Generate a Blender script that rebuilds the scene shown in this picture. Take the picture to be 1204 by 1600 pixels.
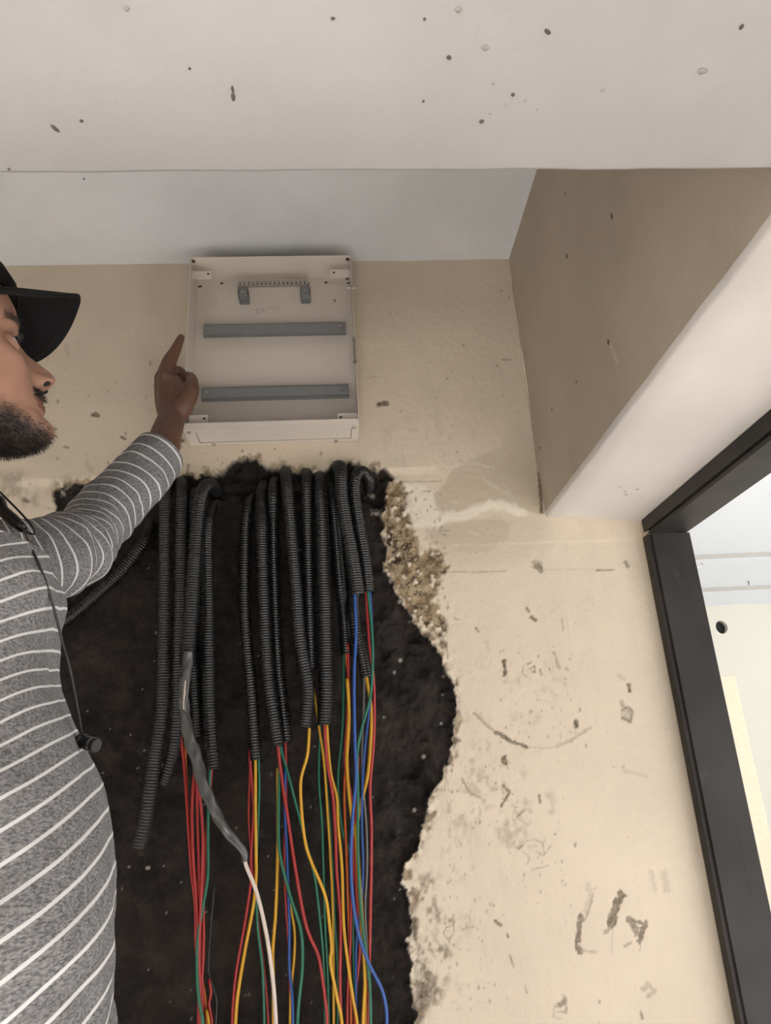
import bpy, bmesh, math, random
import numpy as np
from mathutils import Vector, Matrix

random.seed(7)
rng = np.random.default_rng(11)
for o in list(bpy.data.objects):
    bpy.data.objects.remove(o, do_unlink=True)
scene = bpy.context.scene
COL = scene.collection

# ------------------------------------------------------------------ camera
ZC = 1.20                      # lens height above the floor (m)
FPX, CX, CY = 1105.0, 602.0, 800.0      # focal length / centre in pixels of 1204x1600
def _n(v): return v / np.linalg.norm(v)
_fw = _n(np.array([545 - CX, 1205 - CY, FPX]))
_up = _n(np.array([420 - CX, -2220 - CY, FPX]))
_up = _n(_up - _fw * (_up @ _fw))
CAM = np.array([np.cross(-_up, _fw), _fw, _up])     # camera axes -> room axes
D = 1.40                       # distance from the lens to the back wall
def ray(px, py): return CAM @ np.array([(px - CX) / FPX, (py - CY) / FPX, 1.0])
def atY(px, py, y):            # point on the vertical plane at distance y
    r = ray(px, py); p = r * (y / r[1]); return np.array([p[0], p[1], p[2] + ZC])
def atZ(px, py, h):            # point on the level plane h above the lens
    r = ray(px, py); p = r * (h / r[2]); return np.array([p[0], p[1], p[2] + ZC])
def project(P):
    P = np.asarray(P, float); c = (P - np.array([0, 0, ZC])) @ CAM
    return CX + FPX * c[..., 0] / c[..., 2], CY + FPX * c[..., 1] / c[..., 2]

cam = bpy.data.cameras.new('camera'); camo = bpy.data.objects.new('camera', cam); COL.objects.link(camo)
cam.sensor_fit = 'VERTICAL'; cam.sensor_height = 36.0; cam.lens = 36.0 * FPX / 1600.0
cam.clip_start = 0.02
_x = CAM @ np.array([1, 0, 0]); _y = CAM @ np.array([0, -1, 0]); _z = CAM @ np.array([0, 0, -1])
camo.matrix_world = Matrix(((_x[0], _y[0], _z[0], 0), (_x[1], _y[1], _z[1], 0), (_x[2], _y[2], _z[2], ZC), (0, 0, 0, 1)))
scene.camera = camo

# ------------------------------------------------------------------ light
w = bpy.data.worlds.new('daylight'); scene.world = w; w.use_nodes = True
w.node_tree.nodes['Background'].inputs[0].default_value = (0.93, 0.96, 1.0, 1)
w.node_tree.nodes['Background'].inputs[1].default_value = 1.0
def area(name, loc, aim, sx, sy, power, col=(1, 1, 1)):
    l = bpy.data.lights.new(name, 'AREA'); l.shape = 'RECTANGLE'; l.size = sx; l.size_y = sy
    l.energy = power; l.color = col
    o = bpy.data.objects.new(name, l); COL.objects.link(o); o.location = loc
    o.rotation_euler = (Vector(aim) - Vector(loc)).to_track_quat('-Z', 'Y').to_euler()
    return o
# daylight through the window of the next room, and fill from an added opening behind the photographer
area('window_light_next_room', (4.9, 0.7, 1.15), (0.0, 0.7, 0.7), 6.0, 1.9, 77, (0.97, 0.985, 1.0))
area('window_light_rear', (-0.15, -1.98, 0.85), (-0.4, 1.4, 0.45), 1.5, 1.4, 6, (0.97, 0.98, 1.0))  # added fill lamp standing in the unseen rear opening
# low sun through the added rear opening: it only reaches the floor in front of the recess
sl = bpy.data.lights.new('sun', 'SUN'); sl.energy = 29.0; sl.angle = math.radians(1.0); sl.color = (1.0, 0.98, 0.965)
suno = bpy.data.objects.new('sun', sl); COL.objects.link(suno); suno.location = (0, -4, 4)
suno.rotation_euler = Vector((-0.10, 1.0, -0.60)).to_track_quat('-Z', 'Y').to_euler()
scene.view_settings.view_transform = 'Standard'; scene.view_settings.look = 'None'
scene.view_settings.gamma = 1.0; scene.view_settings.use_curve_mapping = False
scene.view_settings.exposure = 0.0

# ------------------------------------------------------------------ helpers
def setp(o, label=None, cat=None, group=None, kind=None):
    if label: o['label'] = label
    if cat: o['category'] = cat
    if group: o['group'] = group
    if kind: o['kind'] = kind
    return o
def empty(name, loc=(0, 0, 0)):
    o = bpy.data.objects.new(name, None); COL.objects.link(o); o.location = loc; o.empty_display_size = 0.05
    return o
def link(name, me, parent=None):
    o = bpy.data.objects.new(name, me); COL.objects.link(o)
    if parent is not None:
        o.parent = parent
        if parent.type == 'EMPTY' or True:
            o.matrix_parent_inverse = Matrix.Translation(-world_loc(parent))
    return o
def world_loc(o):
    v = Vector((0, 0, 0))
    # parents are only ever translated
    p = o; m = Matrix.Identity(4)
    chain = []
    while p is not None:
        chain.append(p); p = p.parent
    for q in reversed(chain):
        m = m @ q.matrix_parent_inverse @ Matrix.Translation(q.location)
    return m.translation
def meshdata(name, V, F, mat, smooth=False, uvs=None):
    me = bpy.data.meshes.new(name)
    me.from_pydata([tuple(map(float, v)) for v in V], [], [tuple(map(int, f)) for f in F])
    if mat is not None: me.materials.append(mat)
    if smooth: me.polygons.foreach_set('use_smooth', [True] * len(me.polygons))
    me.update()
    return me
def mobj(name, V, F, mat, parent=None, smooth=False):
    return link(name, meshdata(name, V, F, mat, smooth), parent)
def gridmesh(name, P, mat, smooth=True, attrs=None):
    # P: (n,m,3) array of points
    n, m = P.shape[:2]
    me = bpy.data.meshes.new(name)
    idx = np.arange(n * m).reshape(n, m)
    q = np.stack([idx[:-1, :-1], idx[:-1, 1:], idx[1:, 1:], idx[1:, :-1]], -1).reshape(-1, 4)
    me.vertices.add(n * m); me.vertices.foreach_set('co', P.reshape(-1).astype(np.float32))
    me.loops.add(q.size); me.loops.foreach_set('vertex_index', q.reshape(-1).astype(np.int32))
    me.polygons.add(len(q)); me.polygons.foreach_set('loop_start', (np.arange(len(q)) * 4).astype(np.int32))
    me.update(calc_edges=True)
    me.polygons.foreach_set('use_smooth', np.full(len(q), smooth))
    if attrs:
        for k, a in attrs.items():
            at = me.attributes.new(k, 'FLOAT', 'POINT'); at.data.foreach_set('value', a.reshape(-1).astype(np.float32))
    me.materials.append(mat); me.update()
    return me
class MB:
    def __init__(s): s.V = []; s.F = []
    def add(s, V, F):
        n = len(s.V); s.V += [tuple(v) for v in V]; s.F += [tuple(i + n for i in f) for f in F]; return s
    def box(s, a, b):
        x0, y0, z0 = a; x1, y1, z1 = b
        V = [(x0, y0, z0), (x1, y0, z0), (x1, y1, z0), (x0, y1, z0), (x0, y0, z1), (x1, y0, z1), (x1, y1, z1), (x0, y1, z1)]
        F = [(0, 3, 2, 1), (4, 5, 6, 7), (0, 1, 5, 4), (1, 2, 6, 5), (2, 3, 7, 6), (3, 0, 4, 7)]
        return s.add(V, F)
    def cyl(s, c, axis, r, h, n=16, r2=None):
        c = np.array(c, float); ax = _n(np.array(axis, float)); t = np.array([1, 0, 0]) if abs(ax[0]) < .9 else np.array([0, 1, 0])
        u = _n(np.cross(ax, t)); v = np.cross(ax, u); r2 = r if r2 is None else r2
        V = []
        for k in range(n):
            a = 2 * math.pi * k / n; V.append(c + r * (u * math.cos(a) + v * math.sin(a)))
        for k in range(n):
            a = 2 * math.pi * k / n; V.append(c + ax * h + r2 * (u * math.cos(a) + v * math.sin(a)))
        F = [(k, (k + 1) % n, n + (k + 1) % n, n + k) for k in range(n)] + [tuple(range(n))[::-1], tuple(range(n, 2 * n))]
        return s.add(V, F)
    def prism(s, poly, axis_from, axis_to, plane):
        # poly: 2-D points; plane 'yz' extruded along x, 'xy' along z, 'xz' along y
        V = []
        for t in (axis_from, axis_to):
            for a, b in poly:
                V.append({'yz': (t, a, b), 'xy': (a, b, t), 'xz': (a, t, b)}[plane])
        n = len(poly)
        return s.add(V, [(k, (k + 1) % n, n + (k + 1) % n, n + k) for k in range(n)] + [tuple(range(n))[::-1], tuple(range(n, 2 * n))])
    def build(s, name, mat, parent=None, smooth=False, bevel=0):
        o = mobj(name, s.V, s.F, mat, parent, smooth)
        bm = bmesh.new(); bm.from_mesh(o.data)
        if bevel:
            es = [e for e in bm.edges if len(e.link_faces) == 2 and e.calc_face_angle(0) > .5]
            bmesh.ops.bevel(bm, geom=es, offset=bevel, segments=2, affect='EDGES', profile=.6)
        bmesh.ops.recalc_face_normals(bm, faces=bm.faces)
        bm.to_mesh(o.data); bm.free()
        return o
def catmull(pts, step):
    P = np.array(pts, float)
    P = np.vstack([2 * P[0] - P[1], P, 2 * P[-1] - P[-2]])
    out = []
    for i in range(1, len(P) - 2):
        p0, p1, p2, p3 = P[i - 1], P[i], P[i + 1], P[i + 2]
        t = np.linspace(0, 1, 24, endpoint=False)[:, None]
        out.append(.5 * ((2 * p1) + (-p0 + p2) * t + (2 * p0 - 5 * p1 + 4 * p2 - p3) * t ** 2 + (-p0 + 3 * p1 - 3 * p2 + p3) * t ** 3))
    out = np.vstack(out + [P[-2][None]])
    d = np.r_[0, np.cumsum(np.linalg.norm(np.diff(out[:, :3], axis=0), axis=1))]
    n = max(2, int(round(d[-1] / step)) + 1)
    s = np.linspace(0, d[-1], n)
    return np.stack([np.interp(s, d, out[:, k]) for k in range(out.shape[1])], 1), s
def frames(P, hint=(0, 0, 1)):
    T = np.gradient(P, axis=0); T /= np.linalg.norm(T, axis=1)[:, None] + 1e-12
    U = np.zeros_like(P); h = np.array(hint, float)
    u = np.cross(T[0], h)
    if np.linalg.norm(u) < 1e-3: u = np.cross(T[0], [1, 0, 0])
    u = _n(u)
    for i in range(len(P)):
        u = _n(u - T[i] * (u @ T[i])); U[i] = u
    return T, U, np.cross(T, U)
def tube(P, R, n=10, caps=True, ell=None):
    # P (k,3), R scalar or (k,), ell = (ku,kv) multipliers
    P = np.asarray(P, float); R = np.broadcast_to(np.asarray(R, float), (len(P),))
    T, U, W = frames(P)
    a = np.linspace(0, 2 * math.pi, n, endpoint=False)
    ku, kv = ell if ell is not None else (1, 1)
    ku = np.broadcast_to(ku, (len(P),)); kv = np.broadcast_to(kv, (len(P),))
    V = P[:, None] + R[:, None, None] * (ku[:, None, None] * U[:, None] * np.cos(a)[None, :, None] + kv[:, None, None] * W[:, None] * np.sin(a)[None, :, None])
    k = len(P); V = V.reshape(-1, 3)
    F = [(i * n + j, i * n + (j + 1) % n, (i + 1) * n + (j + 1) % n, (i + 1) * n + j) for i in range(k - 1) for j in range(n)]
    if caps:
        V = np.vstack([V, P[:1], P[-1:]]); c0 = k * n; c1 = c0 + 1
        F += [(c0, (j + 1) % n, j) for j in range(n)] + [(c1, (k - 1) * n + j, (k - 1) * n + (j + 1) % n) for j in range(n)]
    return V, F
# ---- numeric noise
def _hash(i, j, k, seed):
    h = (i.astype(np.int64) * 374761393 + j.astype(np.int64) * 668265263 + k.astype(np.int64) * 2147483647 + seed * 144665) & 0xffffffff
    h = ((h ^ (h >> 13)) * 1274126177) & 0xffffffff
    return ((h ^ (h >> 16)) & 0xffff) / 65535.0
def vnoise(x, y, z=None, seed=0):
    z = np.zeros_like(x) if z is None else z
    i, j, k = np.floor(x), np.floor(y), np.floor(z)
    u, v, w_ = x - i, y - j, z - k
    u = u * u * (3 - 2 * u); v = v * v * (3 - 2 * v); w_ = w_ * w_ * (3 - 2 * w_)
    r = 0
    for a in (0, 1):
        for b in (0, 1):
            for c in (0, 1):
                r = r + _hash(i + a, j + b, k + c, seed) * (u if a else 1 - u) * (v if b else 1 - v) * (w_ if c else 1 - w_)
    return r
def fbm(x, y, z=None, oct=4, seed=0):
    s, a, t = 0, .5, 0
    for o in range(oct):
        f = 2 ** o
        s = s + a * vnoise(x * f, y * f, None if z is None else z * f, seed + o * 17); t += a; a *= .5
    return s / t
def sstep(a, b, x):
    t = np.clip((x - a) / (b - a), 0, 1); return t * t * (3 - 2 * t)
def polysd(px, py, poly):
    # signed distance to polygon, negative inside
    P = np.array(poly, float); d = np.full(px.shape, 1e9); ins = np.zeros(px.shape, bool)
    for k in range(len(P)):
        a, b = P[k], P[(k + 1) % len(P)]
        e = b - a; wx, wy = px - a[0], py - a[1]
        t = np.clip((wx * e[0] + wy * e[1]) / (e @ e + 1e-9), 0, 1)
        d = np.minimum(d, (wx - e[0] * t) ** 2 + (wy - e[1] * t) ** 2)
        c = ((a[1] > py) != (b[1] > py))
        with np.errstate(divide='ignore', invalid='ignore'):
            xi = e[0] * (py - a[1]) / (e[1] if e[1] != 0 else 1e-9) + a[0]
        ins ^= c & (px < xi)
    d = np.sqrt(d); return np.where(ins, -d, d)

# ------------------------------------------------------------------ materials
class NT:
    def __init__(s, name, rough=.6, spec=.3):
        s.m = bpy.data.materials.new(name); s.m.use_nodes = True
        s.t = s.m.node_tree; s.b = s.t.nodes['Principled BSDF']
        s.b.inputs['Roughness'].default_value = rough; s.b.inputs['Specular IOR Level'].default_value = spec
    def node(s, ty, **kw):
        n = s.t.nodes.new(ty)
        for k, v in kw.items(): setattr(n, k, v)
        return n
    def put(s, sock, v):
        if isinstance(v, bpy.types.NodeSocket): s.t.links.new(v, sock)
        elif isinstance(v, (tuple, list)) and len(v) == 3 and sock.type == 'RGBA': sock.default_value = (*v, 1)
        else: sock.default_value = v
    def coord(s, which='Object'): return s.node('ShaderNodeTexCoord').outputs[which]
    def noise(s, scale, detail=4, rough=.55, vec=None, out='Fac', dist=0, stretch=None):
        n = s.node('ShaderNodeTexNoise'); n.inputs['Scale'].default_value = scale; n.inputs['Detail'].default_value = detail
        n.inputs['Roughness'].default_value = rough; n.inputs['Distortion'].default_value = dist
        v = vec if vec is not None else s.coord()
        if stretch:
            mp = s.node('ShaderNodeMapping'); mp.inputs['Scale'].default_value = stretch; s.t.links.new(v, mp.inputs['Vector']); v = mp.outputs[0]
        s.t.links.new(v, n.inputs['Vector']); return n.outputs[out]
    def attr(s, name): return s.node('ShaderNodeAttribute', attribute_name=name).outputs['Fac']
    def math(s, op, a, b=0, clamp=False):
        n = s.node('ShaderNodeMath', operation=op, use_clamp=clamp); s.put(n.inputs[0], a); s.put(n.inputs[1], b); return n.outputs[0]
    def ramp(s, v, lo, hi, a=0.0, b=1.0):
        n = s.node('ShaderNodeMapRange', interpolation_type='SMOOTHSTEP'); s.put(n.inputs[0], v)
        n.inputs[1].default_value = lo; n.inputs[2].default_value = hi; n.inputs[3].default_value = a; n.inputs[4].default_value = b; return n.outputs[0]
    def mix(s, f, a, b):
        n = s.node('ShaderNodeMix', data_type='RGBA'); s.put(n.inputs[0], f); s.put(n.inputs[6], a); s.put(n.inputs[7], b); return n.outputs[2]
    def color(s, c): s.put(s.b.inputs['Base Color'], c); return s
    def bump(s, h, strength=.3, dist=.002):
        n = s.node('ShaderNodeBump'); n.inputs['Strength'].default_value = strength; n.inputs['Distance'].default_value = dist
        s.put(n.inputs['Height'], h); s.t.links.new(n.outputs[0], s.b.inputs['Normal']); return s
def plain(name, col, rough=.5, spec=.4, metal=0, var=.12, scale=60):
    n = NT(name, rough, spec); n.b.inputs['Metallic'].default_value = metal
    d = tuple(c * (1 - var) for c in col); e = tuple(min(1, c * (1 + var)) for c in col)
    n.color(n.mix(n.noise(scale), d, e)); return n.m

CREAM = (0.61, 0.515, 0.40)
def plaster(name, base, amt=1.0):
    n = NT(name, .75, .25)
    c = n.mix(n.ramp(n.noise(3.5, 5), .3, .75), tuple(x * .9 for x in base), tuple(min(1, x * 1.05) for x in base))
    c = n.mix(n.math('MULTIPLY', n.ramp(n.noise(9, 6, .65), .5, .8), .22 * amt), c, tuple(x * .62 for x in base))
    c = n.mix(n.math('MULTIPLY', n.ramp(n.noise(160, 3), .66, .78), .35 * amt), c, tuple(x * .55 for x in base))
    n.color(c); n.bump(n.noise(55, 5), .25, .0025); return n.m

def mat_backwall():
    n = NT('cream_plaster_wall', .75, .25); B = CREAM
    c = n.mix(n.ramp(n.noise(3.2, 5), .3, .75), tuple(x * .92 for x in B), tuple(min(1, x * 1.05) for x in B))
    c = n.mix(n.math('MULTIPLY', n.ramp(n.noise(11, 6, .68, stretch=(1, 1, .45)), .5, .8), .24), c, tuple(x * .6 for x in B))
    # light filler / skim
    c = n.mix(n.attr('filler'), c, (.70, .63, .52))
    c = n.mix(n.math('MULTIPLY', n.attr('damp'), .75), c, (.33, .265, .185))
    # broken-off plaster: brown mortar with crumbs
    ex = n.mix(n.ramp(n.noise(46, 6, .78), .43, .57), (.04, .026, .014), (.36, .275, .175))
    ex = n.mix(n.math('MULTIPLY', n.ramp(n.noise(26, 4), .40, .62), .6), ex, (.27, .19, .105))
    c = n.mix(n.attr('exposed'), c, ex)
    # dirt: marks broken up by grain
    g = n.ramp(n.noise(140, 4, .7), .3, .6)
    dm = n.math('MULTIPLY', n.attr('dirt'), n.math('ADD', n.math('MULTIPLY', g, .32), .68), True)
    c = n.mix(dm, c, (.085, .062, .036))
    # black coated mortar
    bk = n.mix(n.ramp(n.noise(22, 6, .7), .35, .75), (.0105, .0078, .0064), (.043, .034, .0285))
    bk = n.mix(n.math('MULTIPLY', n.ramp(n.noise(230, 2), .72, .8), .5), bk, (.075, .062, .052))
    bk = n.mix(n.math('MULTIPLY', n.ramp(n.noise(4.5, 4), .45, .75), .5), bk, (.050, .039, .032))
    bk = n.mix(n.attr('speck'), bk, (.42, .38, .33))
    p = n.attr('patch')
    c = n.mix(p, c, bk); n.color(c)
    n.put(n.b.inputs['Roughness'], n.ramp(p, 0, 1, .78, .62))
    h = n.math('ADD', n.noise(70, 6, .6), n.math('MULTIPLY', n.math('MULTIPLY', n.noise(120, 6, .75), p), 5.5))
    n.bump(h, .6, .004); return n.m
M = {}
M['wall'] = mat_backwall()
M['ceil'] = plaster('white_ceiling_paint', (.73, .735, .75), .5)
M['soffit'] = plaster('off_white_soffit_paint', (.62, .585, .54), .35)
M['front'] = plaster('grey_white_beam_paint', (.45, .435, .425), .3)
M['cream'] = plaster('cream_plaster', CREAM)
M['pale'] = plaster('pale_wall_paint', (.70, .68, .65), .3)
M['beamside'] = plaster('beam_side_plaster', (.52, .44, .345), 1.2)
M['room_white'] = plain('white_room_paint', (.80, .825, .87), .8, .2, 0, .01, 3)
M['room_cream'] = plain('pale_cream_room_paint', (.72, .69, .60), .8, .2, 0, .015, 3)
M['strip'] = plain('grey_cornice_strip', (.50, .475, .45), .8, .2, 0, .04)  # greyer than the ceiling, to hold the shade of its risers
M['floor'] = plain('pale_floor_tile', (.66, .645, .625), .4)
def mat_frame():
    n = NT('black_frame_paint', .5, .28)
    c = n.mix(n.ramp(n.noise(6, 5), .35, .7), (.016, .0138, .0124), (.032, .0275, .0248))
    c = n.mix(n.math('MULTIPLY', n.ramp(n.noise(38, 6, .7, stretch=(1, 1, .35)), .64, .78), .4), c, (.11, .10, .093))
    c = n.mix(n.ramp(n.noise(75, 2), .80, .84), c, (.5, .47, .42))
    n.color(c); n.bump(n.noise(30, 5), .25, .002); return n.m
M['frame'] = mat_frame()
M['enclosure'] = plain('white_powder_coat', (.64, .575, .50), .42, .4, 0, .03, 12)
M['steel'] = plain('zinc_plated_steel', (.24, .245, .248), .5, .4, .35, .10, 40)
M['nickel'] = plain('nickel_bar', (.50, .46, .41), .4, .5, .9, .2, 200)
M['screw'] = plain('screw_steel', (.42, .40, .37), .3, .5, .95, .1)
M['darkgap'] = plain('dark_gap', (.02, .018, .016), .8)  # near-black colour in place of the shade inside holes and gaps
M['conduit'] = plain('black_conduit_plastic', (.0095, .0093, .0092), .38, .5, 0, .35, 35)
M['conduit_dusty'] = plain('dusty_conduit_plastic', (.022, .021, .02), .42, .5, 0, .4, 45)
def wirem(n, c): return plain(n, c, .38, .45, 0, .12, 25)
M['red'] = wirem('red_insulation', (.34, .024, .022)); M['yellow'] = wirem('yellow_insulation', (.56, .29, .012))
M['green'] = wirem('green_insulation', (.012, .125, .07)); M['blue'] = wirem('blue_insulation', (.014, .07, .28))
M['grey'] = wirem('grey_insulation', (.13, .125, .12)); M['black'] = wirem('black_insulation', (.015, .015, .015))
M['orange'] = wirem('orange_insulation', (.50, .10, .012)); M['whitecore'] = wirem('white_insulation', (.62, .52, .45))
M['tape'] = plain('grey_cable_sheath', (.075, .073, .07), .28, .6, 0, .5, 60)
M['capcloth'] = plain('black_cap_cotton', (.0085, .0085, .009), .85, .2, 0, .3, 200)
M['rubber'] = plain('black_rubber', (.012, .012, .012), .4, .5)
M['chrome'] = plain('dark_chrome', (.3, .3, .3), .2, .6, .9)
M['trouser'] = plain('dark_denim', (.03, .035, .05), .85)
M['shoe'] = plain('black_leather', (.02, .02, .02), .5)
M['wood'] = plain('pale_pine_board', (.78, .63, .48), .6)
M['eyewhite'] = plain('eye_white', (.46, .43, .40), .25, .5, 0, .03)
M['iris'] = plain('dark_iris', (.015, .009, .006), .15, .6)
M['hair'] = plain('black_hair', (.012, .0105, .0095), .55, .4)
M['pencil'] = plain('pencil_mark', (.33, .31, .29), .8)
def mat_skin():
    n = NT('brown_skin', .5, .35)
    B = (.43, .237, .165)
    c = n.mix(n.ramp(n.noise(28, 4), .3, .7), tuple(x * .86 for x in B), tuple(x * 1.12 for x in B))
    c = n.mix(n.math('MULTIPLY', n.ramp(n.noise(500, 2), .55, .8), .25), c, tuple(x * .6 for x in B))
    c = n.mix(n.math('MULTIPLY', n.attr('tan'), .85), c, (.085, .038, .021))  # darkens the skin where the reaching hand lies in shade
    c = n.mix(n.attr('lip'), c, (.20, .085, .06))
    bs = n.math('MULTIPLY', n.attr('beard'), n.ramp(n.noise(260, 4, .7), .25, .6, .80, 1.0), True)
    c = n.mix(bs, c, (.017, .014, .013))
    n.color(c)
    n.b.inputs['Subsurface Weight'].default_value = .06; n.b.inputs['Subsurface Radius'].default_value = (.006, .003, .0015)
    n.bump(n.noise(420, 3), .12, .0008); return n.m
M['skin'] = mat_skin()
def mat_knit():
    n = NT('heather_grey_striped_jersey', .92, .15)
    h = n.mix(n.ramp(n.noise(240, 4, .7, stretch=(1, 1, 2.6)), .32, .68), (.105, .103, .105), (.35, .346, .35))
    h = n.mix(n.math('MULTIPLY', n.ramp(n.noise(22, 3), .4, .75), .35), h, (.12, .117, .119))
    s = n.attr('stripe'); fr = n.math('FRACT', s)
    d = n.math('ABSOLUTE', n.math('SUBTRACT', fr, .5))      # 0 at stripe centre
    k = n.ramp(d, .052, .085, 1.0, 0.0)
    n.color(n.mix(k, h, (.74, .735, .73)))
    n.bump(n.noise(700, 2), .25, .001); return n.m
M['knit'] = mat_knit()
# ------------------------------------------------------------------ structure
XB, XW = 0.437, 0.6395          # left face of the side beam, right wall
ZCE = ZC + 1.1575               # recess ceiling
ZS = ZC + 0.4835                # underside of the beams
YF = 0.474                      # far edge of the front beam
BLACK = [(84, 768), (100, 762), (119, 757), (150, 752), (200, 748), (250, 747), (285, 745), (300, 742), (330, 739), (350, 729), (363, 719), (385, 715), (405, 721), (430, 728), (450, 736), (470, 738),
         (500, 734), (520, 727), (545, 726), (580, 733), (602, 737), (614, 747), (608, 760), (600, 775), (605, 790), (600, 815), (597, 840), (603, 860), (600, 890), (612, 912),
         (622, 930), (635, 950), (650, 970), (668, 990), (685, 1010), (695, 1035), (703, 1060), (711, 1090), (712, 1120), (710, 1150), (700, 1185), (690, 1212), (675, 1235),
         (668, 1260), (665, 1290), (658, 1315), (645, 1335), (635, 1355), (633, 1380), (637, 1410), (638, 1440), (640, 1480), (642, 1520), (645, 1560), (648, 1600), (655, 1720), (78, 1720), (80, 1200), (84, 900)]
EXPOSED = [(598, 768), (618, 752), (634, 757), (640, 780), (634, 800), (642, 822), (655, 840), (668, 858), (690, 868), (702, 885), (692, 900), (680, 912), (676, 935), (690, 955), (697, 985),
           (690, 1010), (668, 985), (650, 965), (632, 945), (612, 910), (598, 888), (600, 850), (596, 820)]
FILL1 = [(622, 752), (660, 756), (680, 772), (686, 800), (682, 812), (655, 815), (632, 808), (640, 780)]
RIDGE = [(650, 818), (684, 816), (700, 806), (722, 806), (745, 796), (766, 788), (792, 790), (815, 800)]
DAMP1 = [(676, 786), (684, 798), (700, 803), (718, 801), (738, 789), (760, 783), (790, 786), (812, 795), (846, 806), (846, 700), (836, 640), (800, 660), (780, 700), (735, 718), (705, 735), (690, 760), (678, 772)]
DAMP2 = [(664, 826), (700, 818), (735, 814), (770, 806), (800, 818), (796, 842), (770, 860), (735, 867), (700, 863), (672, 850)]
LIGHT2 = [[(755, 748), (775, 760), (800, 775)], [(706, 728), (740, 722), (770, 730)], [(705, 782), (716, 786)], [(735, 830), (745, 835)], [(700, 855), (712, 852)]]
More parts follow.
